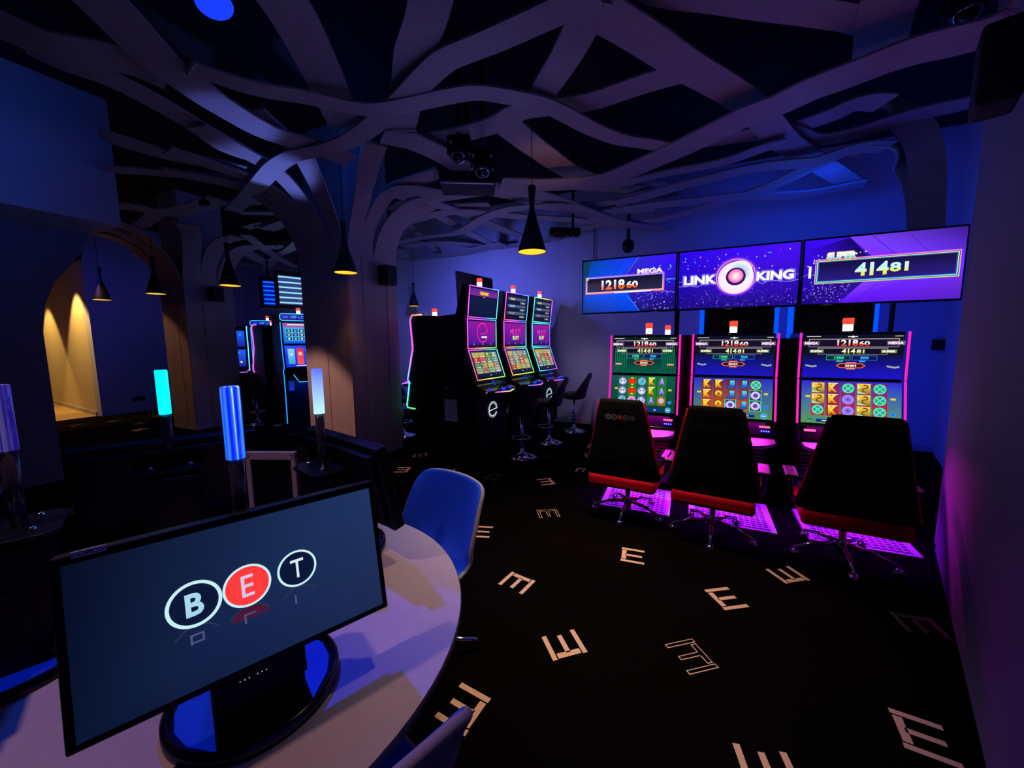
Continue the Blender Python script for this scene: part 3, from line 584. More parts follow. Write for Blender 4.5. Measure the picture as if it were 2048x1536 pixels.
def machine(name, label, loc, rz, w, theme, beaconx=0, group='two-screen slot machines of the right row'):
    t = thing(name, label, 'slot machine', loc, rz, group)
    m = MB(); m.prism([(.5, .0), (.06, 0), (.06, .10), (-.03, .12), (-.05, .62), (-.06, .70), (-.085, .845), (-.012, 1.243), (.0, 1.645), (.5, 1.645)], -w/2+.02, w/2-.02, 'black_gloss'); m.build('cabinet', t, bevel=.004)
    m = MB()
    for i in range(7): m.rng((-w/2+.06, -.062, .36+i*.035), (w/2-.06, -.045, .372+i*.035), 'grey_metal')
    m.build('grille', t)
    # upper picture
    cv = Canvas((0, -.012, 1.44), (1, 0, 0), (0, 0, 1)); W_ = w-.05; H_ = .372
    bg = {1: (hx('0a5a48'), hx('06201c')), 2: (hx('1c18c0'), hx('0c1228')), 3: (hx('1c14c8'), hx('0a1020'))}[theme]
    cv.rect(0, 0, W_, H_, bg[1], bg[1]); cv.top(); cv.rect(0, -H_*.22, W_, H_*.56, bg[0], bg[1]); cv.top()
    if theme == 1:
        for i in range(7):
            for sx in (-1, 1): cv.rect(sx*W_*(.28+.03*i), -.03, .006, .2+.02*(i % 3), hx('106850'), hx('18a070'))
    cv.frame(0, .115, W_*.90, .072, .006, hx('8a6a90'), hx('c0a0a0')); cv.rect(0, .115, W_*.86, .058, hx('14102a'))
    cv.frame(0, .045, W_*.70, .058, .005, hx('8a7080'), hx('b0a090')); cv.rect(0, .045, W_*.67, .046, hx('100e22')); cv.top()
    cv.text('1218', -.032, .116, .052, hx('ff4a20'), WHITE, w=.140, bold=.03); cv.text('60', .080, .111, .040, hx('ff4a20'), WHITE, w=.070, bold=.03)
    cv.text('414', -.022, .045, .040, hx('d0e050'), hx('ffffd0'), w=.092, bold=.03); cv.text('81', .058, .043, .033, hx('d0e050'), hx('ffffd0'), w=.052, bold=.03)
    for sx in (-1, 1):
        cv.rect(sx*W_*.42, .113, .115, .036, hx('4a3a5a'), hx('7a6a80')); cv.rect(sx*W_*.36, .044, .10, .028, hx('5a6a4a'), hx('8a9a70'))
    cv.top()
    for sx in (-1, 1):
        cv.text('MEGA', sx*W_*.42, .113, .022, hx('ffd0ff'), WHITE, w=.098, bold=.06); cv.text('SUPER', sx*W_*.36, .044, .018, hx('f0ffc0'), WHITE, w=.085, bold=.06)
    cv.frame(-.088, -.012, .165, .040, .003, hx('30c0c0')); cv.frame(.088, -.012, .165, .040, .003, hx('3080ff')); cv.rect(-.088, -.012, .157, .032, hx('0a2a30')); cv.rect(.088, -.012, .157, .032, hx('0a1a50')); cv.top()
    cv.text('1250', -.082, -.012, .023, hx('40e0a0'), hx('60ffc0'), w=.066, bold=.03); cv.text('500', .088, -.012, .023, hx('30b0ff'), hx('50d0ff'), w=.055, bold=.03)
    cv.text('MINOR', -.075, -.040, .013, hx('40e0a0'), w=.045, bold=.03); cv.text('MINI', .075, -.040, .013, hx('50c0ff'), w=.038, bold=.03)
    cv.poly([(-.10, -.078), (-.075, -.098), (.075, -.098), (.10, -.078), (.075, -.058), (-.075, -.058)], hx('ff6a4a')); cv.top()
    cv.poly([(-.09, -.078), (-.07, -.092), (.07, -.092), (.09, -.078), (.07, -.064), (-.07, -.064)], hx('3a1010')); cv.top()
    cv.text('30464', 0, -.078, .020, WHITE, w=.075, bold=.03); cv.rect(0, -.052, .07, .008, hx('ff8a5a')); cv.rect(0, -.104, .06, .009, hx('ff9a40'))
    if theme == 1:
        for sx in (-1, 1): cv.rect(sx*W_*.41, -.095, .06, .018, hx('c06030'), hx('ffc0a0'))
    else:
        for sx in (-1, 1): cv.line([(sx*W_*.41-.04, -.078), (sx*W_*.41-.01, -.085), (sx*W_*.41+.01, -.09), (sx*W_*.41+.04, -.082)], .014, hx('9ab0a0')); 
    cv.disc(0, .168, .009, WHITE, n=10); cv.rect(0, .168, .065, .006, WHITE); cv.rect(-W_*.40, .172, .10, .004, WHITE); cv.rect(W_*.44, .170, .05, .004, WHITE)
    cv.build('upper_display', t)
    # lower picture
    tilt = math.atan2(.073, .398); V = Vector((0, math.sin(tilt), math.cos(tilt))); H_ = .372
    cv = Canvas((0, -.063, 1.045), (1, 0, 0), V); W_ = w-.05
    bg = {1: (hx('0a3a30'), hx('0a5a48')), 2: (hx('50884a'), hx('2830c8')), 3: (hx('5a9a4a'), hx('2828d0'))}[theme]
    cv.poly([(-W_/2, -H_/2), (W_/2, -H_/2), (W_/2, H_/2), (-W_/2, H_/2)], None, [bg[0], bg[0], bg[1], bg[1]]); cv.top()
    gr = (hx('208a20'), hx('187a30')); rd = (hx('c02a10'), hx('6a2080')); gy = (hx('206050'), hx('285a50'))
    if theme == 1: reels(cv, W_, H_, ['PPB', 'LLF', 'BPP', 'KKA', 'AAM'], [gy, gr, gy, gr, gr], 1)
    elif theme == 2: reels(cv, W_, H_, ['KKK', 'KQQ', 'JJO', 'JJJ', 'XOO'], [(hx('d05010'), hx('5a2040'))]*5, 2)
    else: reels(cv, W_, H_, ['DDX', 'KKK', 'XSS', 'DDD', 'XXX'], [rd]*5, 3)
    cv.build('lower_display', t)
    for sx in (-1, 1):
        m = MB(); pk = hx('e01ca0'); m.tube([(sx*w/2, -.012, 1.645), (sx*w/2, -.02, 1.245)], .009, 'neon', cols=[pk, pk]); m.tube([(sx*w/2, -.022, 1.238), (sx*w/2, -.095, .85)], .009, 'neon', cols=[pk, pk]); m.build('light_tube', t)
    # sloping panel with lit slots
    m = MB(); m.prism([(-.08, .845), (-.20, .735), (-.20, .70), (-.05, .70)], -w/2+.01, w/2-.01, 'deck_grey' if False else 'black_gloss'); m.build('slope_panel', t, bevel=.004)
    n = Vector((0, -.11, .12)).normalized(); V = Vector((0, .12, .11)).normalized()
    for sx in (-1, 1):
        cv = Canvas(Vector((0, -.14, .79))+n*.002, (1, 0, 0), V); cv.rect(sx*w*.38, .012, .085, .026, hx('ff40a0'), hx('ff90c0')); cv.build('lit_slot', t)
    cv = Canvas(Vector((0, -.14, .79))+n*.002, (1, 0, 0), V); cv.rect(w*.38, -.035, .08, .03, hx('1010e0')); cv.top()
    for i in range(4): cv.disc(w*.38-.027+i*.018, -.035, .005, WHITE, n=6)
    cv.build('note_reader', t)
    # rounded button deck
    m = MB(); W2 = w/2-.012; pts = [(-W2, -.12), (-W2, -.27)]+[(-W2+.0+W2*(1-math.cos(a)), -.27-.125*math.sin(a)) for a in [PI/2*k/8 for k in range(1, 9)]]
    pts += [(-x, y) for x, y in reversed(pts[:-1])]
    m.T = Matrix.Translation((0, -.12, .735)) @ Matrix.Rotation(math.radians(14), 4, 'X') @ Matrix.Translation((0, .12, 0)); m.slab(list(reversed(pts)), -.03, .0, 'deck_grey'); m.build('button_deck', t, bevel=.008)
    cv = Canvas(Vector((0, -.28, .701)), (1, 0, 0), (0, math.cos(math.radians(14)), math.sin(math.radians(14))))
    cv.frame(0, 0, .16, .075, .004, hx('ffc0ff')); cv.disc(.04, .01, .016, WHITE, n=12); cv.rect(w*.36-.06, .09, .05, .008, hx('ff80ff')); cv.build('button_marks', t)
    # perforated foot plate
    m = MB(); x1 = w/2-.02
    m.T = Matrix.Translation((0, -.32, .03)) @ Matrix.Rotation(math.radians(3), 4, 'X'); m.rng((-x1, -.27, -.03), (x1, .27, .0), 'grid_plate')
    for i in range(13): m.rng((-x1+.05, -.24+i*.038, .0), (x1-.05, -.228+i*.038, .006), 'grey_metal')
    for i in range(14): u = -x1+.05+i*(2*x1-.1)/13; m.rng((u-.004, -.25, .0), (u+.004, .23, .0085), 'grid_plate')
    m.build('foot_plate', t)
    beacon(t, beaconx, .12, 1.645)
    R = Matrix.Rotation(rz, 3, 'Z')
    def at(p): return Vector(loc)+R @ Vector(p)
    light('deck_glow', 'AREA', at((0, -.10, .86)), (1, .01, .80), 4, at((0, -.33, .65)), w*.8, .02)
    light('foot_glow', 'AREA', at((0, -.20, .60)), PURP, 9.0, at((0, -.33, 0)), w*.7, .08)
    return t
machine('slot_machine', 'slot machine with green panda-style reels, leftmost of the right row', (-.415, 4.2, 0), 0, .67, 1, .03)
machine('slot_machine', 'slot machine with orange K, Q and J reels, middle of the right row', (.388, 4.2, 0), 0, .70, 2)
machine('slot_machine', 'slot machine with golden dragon reels, nearest the right wall', (1.262, 4.2, 0), 0, .72, 3)
b = machine('slot_machine', 'slot machine back to back with the green reeled one, only its beacon showing', (-.24, 5.25, 0), PI, .67, 1, 0.0)

# ================================================================ tall three-screen machines
def hsv(h, v=1.0):
    import colorsys
    return tuple(x*v for x in colorsys.hsv_to_rgb(h % 1, .88, 1))
RB = [.92, .86, .78, .66, .55, .50, .45, .35, .12, .05, .98]
def rainbow_frame(m, pts, r, hs):              # closed neon outline, hue running between its four corners
    P = []; cols = []; n = len(pts)
    for i in range(n):
        a = Vector(pts[i]); b = Vector(pts[(i+1) % n]); h0 = hs[i]; d = (hs[(i+1) % n]-h0+.5) % 1-.5
        for k in range(6): P.append(a.lerp(b, k/6)); cols.append(hsv(h0+d*k/6))
    m.tube(P, r, 'neon', n=6, cols=cols, closed=True)
ROWA = math.atan2(.9907, .1357)               # local x runs along the row
def tall(label, loc, rz, kind):
    t = thing('triple_screen_machine', label, 'slot machine', loc, rz, 'tall three-screen slot machines'); w = .69
    m = MB(); m.prism([(.5, 0), (-.10, 0), (-.10, .10), (-.17, .12), (-.18, .86), (-.15, 1.05), (.0, 1.485), (.0, 1.92), (-.05, 2.345), (.03, 2.36), (.16, 1.97), (.5, 1.95)], -w/2-.02, w/2+.02, 'black'); m.build('cabinet', t, bevel=.006)
    hw = w/2-.01
    secs = [((-.02, 1.925), (-.068, 2.335)), ((-.012, 1.50), (-.012, 1.90)), ((-.165, 1.075), (-.02, 1.475))]
    HS = {0: ((.88, .80, .58, .50), (.92, .85, .60, .35), (.02, .85, .50, .33)),
          1: ((.0, .82, .60, .58), (.0, .85, .62, .48), (.08, .85, .52, .30)),
          2: ((.50, .42, .95, .60), (.50, .50, .62, .72), (.52, .45, .60, .75))}[kind]
    for i, ((y0, z0), (y1, z1)) in enumerate(secs):
        m = MB(); rainbow_frame(m, [(-hw, y0-.012, z0), (-hw, y1-.012, z1), (hw, y1-.012, z1), (hw, y0-.012, z0)], .0065, HS[i]); m.build('light_frame', t)
        V = Vector((0, y1-y0, z1-z0)); H = V.length-.05; o = Vector((0, (y0+y1)/2-.008, (z0+z1)/2)); W_ = w-.07
        c = Canvas(o, (1, 0, 0), V, 'screen')
        if i == 0:
            c.rect(0, 0, W_, H, hx('0a1430'), hx('121a3a')); c.top()
            if kind == 0:
                c.rect(0, H*.37, W_, H*.26, hx('8a2aa0'), hx('5a2090')); c.top(); c.poly([(-.10, .10), (.10, .10), (.11, .15), (-.11, .15)], hx('c8901a')); c.poly([(-.03, .08), (.03, .08), (0, .065)], hx('c8901a')); c.top(); c.text('BONUS', 0, .125, .03, hx('ffe070'), w=.16, bold=.06)
                for k in range(7): c.rect(0, .04-k*.034, W_*.9, .003, hx('1a3060'))
            else:
                for k, (s, col, num) in enumerate((('GOLD', hx('ffe070'), 1), ('SILVER', hx('a0c8e0'), 2), ('BRONZE', hx('b08868'), 3))):
                    v = H*.33-k*H*.30; c.rect(0, v, W_*.86, H*.12, hx('3a4a68'), hx('5a6a90')); c.rect(W_*.28, v-H*.14, W_*.24, H*.08, hx('6a6a58'), hx('9a9a80'))
                    c.top(); c.text(s, -W_*.22, v, H*.09, col, w=.13+.02*(k > 0), bold=.04); c.text('000', W_*.28, v-H*.14, H*.05, hx('e0e0c0'), w=.05); c.k -= 1
        elif i == 1:
            c.poly([(-W_/2, -H/2), (W_/2, -H/2), (W_/2, H/2), (-W_/2, H/2)], None, [hx('3a1498'), hx('5a18a0'), hx('a01a90'), hx('8a1aa8')]); c.top()
            c.rect(0, -H*.42, W_, H*.14, hx('140a38'), hx('501890')); c.top()
            for u in (-.2, 0, .2): c.disc(u*W_*1.6, -H*.41, .012, hx('a0a0b0'), n=6)
            if kind == 0:
                c.ring(0, .015, .118, .014, hx('ff2aa0'), 40, 1.12, 0, 335); c.top(); c.line([(-.07, -.005), (.10, .015)], .010, hx('ff2aa0')); c.rect(.04, -.045, .13, .022, WHITE)
            else:
                c.text('MULTI', 0, .035, .10, hx('ff2ab0'), hx('ff50c0'), w=.30, bold=.0); c.top(); c.text('SLOT', .01, -.055, .062, hx('c8e060'), hx('f0ffa0'), w=.19, bold=.05, slant=.012)
        else:
            c.rect(0, 0, W_, H, hx('101a40'), hx('303a60')); c.top(); R = random.Random(20+kind)
            pal = [hx('c86a60'), hx('5a9a5a'), hx('d8c050'), hx('b0b0a0'), hx('d03a30'), hx('8ac090'), hx('a08a80'), hx('70a8a0')]
            nx, ny = 4, 4
            for a in range(nx):
                for b in range(ny):
                    u = (a-1.5)*W_*.235; v = H*.37-b*H*.205; col = R.choice(pal); c.rect(u, v, W_*.225, H*.19, tuple(x*.6 for x in col), col)
            c.top()
            for a in range(nx):
                for b in range(ny):
                    u = (a-1.5)*W_*.235; v = H*.37-b*H*.205; c.disc(u+R.uniform(-.02, .02), v+.01, R.uniform(.018, .03), R.choice([hx('f0e8c0'), hx('ff4a3a'), hx('60c060'), hx('ffd040'), WHITE]), R.choice(pal), 8); c.rect(u, v-H*.07, W_*.16, H*.025, R.choice([WHITE, GOLD]))
            c.rect(0, -H*.45, W_*.9, H*.05, hx('0a1230')); c.top(); c.rect(0, -H*.44, .04, .006, WHITE); c.disc(W_*.22, -H*.40, .006, WHITE, n=6)
        c.build(('top_display', 'middle_display', 'touch_display')[i], t)
    # control shelf
    m = MB(); m.prism([(-.14, 1.03), (-.20, .975), (-.36, .93), (-.36, .90), (-.16, .90)], -w/2, w/2, 'black_gloss'); m.slab([(-w/2, -.36), (-.0, -.48), (w/2, -.36)], .90, .925, 'black_gloss'); m.build('control_shelf', t)
    m = MB(); pts = [(-w/2-.01, -.33, .918), (-w/4, -.425, .915), (0, -.487, .913), (w/4, -.425, .915), (w/2+.01, -.33, .918)]
    hh = {0: (.86, .9, .08, .3, .5), 1: (.6, .7, .84, .93, .12), 2: (.9, .86, .7, .5, .45)}[kind]; m.tube(pts, .007, 'neon', cols=[hsv(q) for q in hh]); m.build('shelf_light', t)
    m = MB()
    for k, (u, y) in enumerate(((-.24, -.31), (-.10, -.37), (-.03, -.39), (.08, -.37), (.20, -.34))): m.rng((u-.03, y-.02, .93), (u+.03, y+.02, .955), 'blue_lens' if k % 2 == 0 else 'paper')
    m.build('button', t, bevel=.004)
    m = MB(); m.lathe([(.022, .935), (.024, .965), (.012, .975)], 'red_fabric', c=(.02, -.30, 0)); m.build('round_button', t)
    c = Canvas((0, -.19, 1.012), (1, 0, 0), (0, .05, .07)); c.m = 'neon'; bl = hx('1a50ff'); c.frame(.03, 0, .06, .06, .006, bl); c.rect(-.08, -.005, .06, .008, bl); c.rect(.13, 0, .07, .07, hx('101c28')); c.build('reader_light', t)
    c = Canvas((-.0, -.185, .63), (1, 0, 0), (0, 0, 1), 'neon'); wc = (.75, .95, 1)
    c.ring(0, 0, .088, .008, wc, 40, 1.05, 0, 335); c.ring(0, 0, .108, .005, (.55, .8, .9), 40, 1.05, 0, 335); c.line([(-.085, -.012), (.088, .008)], .008, wc); c.build('emblem', t)
    beacon(t, -.02, -.0, 2.345, .9)
    R = Matrix.Rotation(rz, 3, 'Z')
    light('shelf_glow', 'AREA', Vector(loc)+R @ Vector((0, -.45, .86)), {0: (1, .15, .6), 1: (.9, .3, .8), 2: (.1, .8, .9)}[kind], .25, Vector(loc)+R @ Vector((0, -.3, 0)), .5, .03)
    return t
P0 = Vector((-2.74, 4.48, 0)); D = Vector((.1357, .9907, 0)); Nn = Vector((.9907, -.1357, 0))
for k, l in enumerate(('tall three-screen machine with an e ring on its purple middle screen, nearest of its row',
                       'tall three-screen machine between its two neighbours, gold and silver bars on its pink-edged top screen',
                       'tall three-screen machine with turquoise edges, nearest the back wall')):
    tall(l, P0+D*(.365+.885*k), ROWA, k)
def edge_machine(label, loc, rz, hues, w=.66, lean=.2):
    # machine seen from its side: black body with a neon outline following the front profile
    t = thing('slim_slot_machine', label, 'slot machine', loc, rz, 'slot machines seen from the side')
    pr = [(.48, 0), (.02, 0), (.0, .56), (-.14, .60), (-.14, .64), (-.06, .98), (-.10, 1.02), (.03, 1.50), (.0, 1.92), (.06, 1.98), (.48, 1.96)]
    m = MB(); m.prism(pr, -w/2, w/2, 'black'); m.build('cabinet', t, bevel=.006)
    out = [(.02, .59), (-.145, .60), (-.155, .64), (-.085, .98), (-.12, 1.03), (.012, 1.50), (-.022, 1.92), (.02, 1.985), (.22, 1.985)]
    for sx in (-1, 1):
        m = MB(); m.tube([(sx*(w/2+.004), y, z) for y, z in out], .010, 'neon', cols=[hsv(h) for h in hues]); m.build('edge_light', t)
    c = Canvas((0, -.005, 1.70), (1, 0, 0), (0, 0, 1)); c.rect(0, 0, w-.1, .36, hx('1018a0'), hx('2060ff')); c.top(); sparkle(c, 12, -.22, .22, -.14, .14, .03, [hx('60c0ff'), hx('a0ffd0'), hx('ff8a60')], 31); c.build('upper_display', t)
    c = Canvas((0, -.045, 1.26), (1, 0, 0), (0, .13, .48)); c.rect(0, 0, w-.1, .40, hx('1018a0'), hx('2060ff')); c.top(); sparkle(c, 12, -.22, .22, -.14, .14, .03, [hx('60c0ff'), hx('a0ffd0'), hx('ffca60')], 32); c.build('lower_display', t)
    m = MB(); m.tube([(-w/2, -.09, 1.01), (-w/2+.05, -.30, .95), (w/2-.05, -.30, .95), (w/2, -.09, 1.01)], .008, 'neon', cols=[hsv(.75)]*4); m.build('shelf_light', t)
    m = MB(); m.slab([(-w/2, -.08), (-w/2+.05, -.29), (w/2-.05, -.29), (w/2, -.08)], .92, .95, 'black_gloss'); m.build('shelf', t)
    beacon(t, 0, .16, 1.97, .9)
    return t
hr = [.33, .36, .40, .48, .60, .84, .93, .02, .08]
e0 = edge_machine('slim machine whose side glows green, pink and red, beside the central plank column', P0+D*.33-Nn*1.01, ROWA+PI, hr)
dup(e0, P0+D*1.9-Nn*1.01, ROWA+PI, 'slim machine hidden behind the tall row, only its small beacon showing')
# accounting papers and service door on the side of the first tall machine
t = thing('notice_frame', 'white printed notice on the black side of the nearest tall machine', 'sign', P0+D*-.005-Nn*.27+Vector((0, 0, .48)), math.atan2(-.1357, .9907), None)
m = MB(); m.rng((-.14, -.012, -.02), (.14, .0, .33), 'black_gloss'); m.build('frame', t, bevel=.003)
m = MB(); m.rng((-.115, -.0135, .0), (.115, -.0115, .31), 'paper'); m.rng((-.06, -.0145, .27), (.06, -.0125, .278), 'paper_ink')
for k in range(9): m.rng((-.09, -.0145, .23-k*.024), (.09-.03*(k % 3 == 2), -.0125, .234-k*.024), 'paper_ink')
m.build('paper', t)
t = thing('service_panel', 'small dark panel with a faint plate above the white notice', 'panel', P0+D*-.005-Nn*.27+Vector((0, 0, .86)), math.atan2(-.1357, .9907))
m = MB(); m.rng((-.15, -.01, 0), (.15, 0, .17), 'black_gloss'); m.build('frame', t, bevel=.003); m = MB(); m.rng((-.10, -.012, .06), (-.04, -.01, .12), 'grey_metal'); m.build('plate', t)
t = thing('sign_back', 'large black tilted sign panel rising behind the nearest tall machine', 'sign', P0+D*1.0-Nn*.52, ROWA)
m = MB(); m.prism([(0, 1.96), (.05, 1.96), (.09, 2.66), (.04, 2.66)], -.46, .46, 'black_matte'); m.build('panel', t, bevel=.01)
m = MB(); m.rng((.05, -.03, 1.96), (.6, -.0, 2.42), 'grey_metal'); m.build('bracket', t)

# ================================================================ blue machines beyond the central column
def vip(label, loc, rz, w=.74):
    t = thing('blue_slot_machine', label, 'slot machine', loc, rz, 'blue lit slot machines in the back room')
    m = MB(); m.prism([(.55, 0), (.03, 0), (.0, .55), (-.0, .95), (-.05, 1.03), (.0, 1.56), (.0, 2.16), (.55, 2.16)], -w/2, w/2, 'black'); m.build('cabinet', t, bevel=.006)
    b = hx('1a90ff'); hw = w/2
    m = MB(); m.tube([(-hw, -.01, 0.02), (-hw, -.02, .55), (-hw, -.02, .93), (-hw-.02, -.06, 1.03), (-hw, -.06, 1.12), (-hw, -.012, 1.56), (-hw, -.012, 2.0)], .009, 'neon', cols=[b]*7)
    m.tube([(hw, -.01, 0.02), (hw, -.02, .55), (hw, -.02, .93), (hw+.02, -.06, 1.03), (hw, -.06, 1.12), (hw, -.012, 1.56), (hw, -.012, 2.0)], .009, 'neon', cols=[b]*7); m.build('edge_light', t)
    m = MB(); q = hx('30c0ff'); m.tube([(-hw+.03, -.015, 2.03), (-hw, -.015, 2.06), (-hw, -.015, 2.13), (-hw+.03, -.015, 2.16), (hw-.03, -.015, 2.16), (hw, -.015, 2.13), (hw, -.015, 2.06), (hw-.03, -.015, 2.03)], .008, 'neon', cols=[q]*8, closed=True); m.build('header_light', t)
    c = Canvas((0, -.004, 2.095), (1, 0, 0), (0, 0, 1)); c.rect(0, 0, w-.03, .11, hx('101080'), hx('0818a0')); c.top(); c.text('VIP LOUNGE', .06, 0, .055, hx('4a80ff'), hx('70b0ff'), w=.50, bold=.02); c.rect(-.27, 0, .09, .04, hx('3050e0')); c.build('header_sign', t)
    c = Canvas((0, -.006, 1.785), (1, 0, 0), (0, 0, 1)); W_ = w-.08; c.rect(0, 0, W_, .40, hx('0a50e0'), hx('30b0f0')); c.top(); c.rect(0, .16, W_, .08, hx('d04050'), hx('6a60c0')); c.top()
    c.rect(-.02, .165, W_*.7, .02, WHITE); c.rect(0, -.03, W_*.86, .24, hx('30c8ff'), hx('60e0ff')); c.top()
    R = random.Random(4)
    for a in range(5):
        for d in range(3): c.rect((a-2)*.115, .05-d*.078, .095, .066, hx('10205a'), hx('2a4a7a')); c.top(); c.disc((a-2)*.115, .05-d*.078, .026, R.choice([WHITE, hx('20e0e0'), hx('b0e090'), hx('2090ff')]), hx('80a0c0'), 7); c.k -= 1
    c.build('upper_display', t)
    c = Canvas((0, -.036, 1.335), (1, 0, 0), (0, .05, .49)); c.rect(0, 0, W_, .42, hx('1030d0'), hx('1848ff')); c.top()
    c.rect(-.22, .0, .12, .30, hx('30a0e0'), hx('90d0e0')); c.rect(-.06, .0, .12, .32, hx('ff5060'), hx('e02a30')); c.rect(.16, .0, .26, .26, hx('0a70d0'), hx('0a50b0')); c.top()
    c.disc(-.06, .05, .045, hx('fff0a0'), hx('ff7060'), 9); c.disc(-.22, .04, .045, hx('e0fff0'), hx('60b0d0'), 9); c.disc(.28, .05, .05, hx('f0ffa0'), hx('60c060'), 9); c.rect(.16, .12, .24, .02, hx('d0ffd0')); c.rect(.05, -.185, .4, .012, WHITE); c.build('lower_display', t)
    m = MB(); m.tube([(-.2, -.03, .97), (-.17, -.22, .84), (.17, -.22, .84), (.2, -.03, .97)], .008, 'neon', cols=[hx('20b0ff')]*4); m.build('shelf_light', t)
    m = MB(); m.slab([(-.2, -.0), (-.17, -.22), (.17, -.22), (.2, -.0)], .85, .88, 'black_gloss'); m.build('shelf', t)
    m = MB(); m.rng((-.30, -.012, .66), (-.20, -.006, .86), 'paper'); m.build('notice', t)
    beacon(t, .0, .1, 2.16, 1.0)
    return t
A2 = math.radians(71); D2 = Vector((math.cos(A2), math.sin(A2), 0)); N2 = Vector((D2.y, -D2.x, 0))
V0 = Vector((-7.14, 4.94, 0))
v = vip('blue lit machine with a VIP header, half hidden by the central plank column', V0+D2*.37, A2)
light('blue_floor_glow', 'AREA', V0+D2*.5+N2*.35+Vector((0, 0, .8)), (.0, .05, 1), 6, V0+D2*.5+N2*.1, .5, .1)
FL = (Vector((-8.50, 5.22, 0))-V0); LL = FL.length; FL.normalize(); SD = Vector((-FL.y, FL.x, 0))*-1
edge_machine('slim machine outlined in pink, back to back with the VIP headed machine', V0+FL*LL+SD*.36, math.atan2(FL.x, -FL.y), [.86, .86, .85, .85, .85, .84, .84, .83, .83], lean=0)
dup(v, Vector((-9.75, 6.42, 0)), A2-.25, 'farther blue lit machine, only its header showing left of the VIP headed one')
edge_machine('slim machine glowing blue beside the second plank column', Vector((-9.5, 5.35, 0)), A2-.25, [.60, .60, .62, .66, .55, .52, .55, .55, .53])
def neon_panel(label, P, x0, x1, z0, z1, c, bg):
    t = thing('light_panel', label, 'light', P+Vector((0, 0, z0)), A2, 'panels of horizontal light lines above the blue machines')
    h = z1-z0; m = MB(); m.rng((x0-.06, .0, -.08), (x1+.06, .07, h+.08), 'black'); m.build('backing', t, bevel=.01)
    m = MB(); m.tube([((x0+x1)/2, .04, h+.06), ((x0+x1)/2, .04, 4.3-z0)], .02, 'black'); m.build('pole', t)
    cv = Canvas(((x0+x1)/2, -.002, h/2), (1, 0, 0), (0, 0, 1)); cv.rect(0, 0, x1-x0, h, bg, bg); cv.build('glow_face', t)
    for k in range(6):
        m = MB(); z = h*(.06+.176*k); m.tube([(x0, -.02, z), (x1, -.02, z)], .014, 'neon', cols=[c, c]); m.build('light_line', t)
neon_panel('narrow panel with six deep blue light lines', Vector((-8.6, 6.2, 0)), -.50, -.25, 2.46, 3.0, (.0, .14, .9), hx('0010a0'))
neon_panel('wide panel with six pale turquoise light lines', Vector((-7.45, 5.57, 0)), -.33, .5, 2.38, 2.96, (.25, .55, .62), hx('2a4080'))

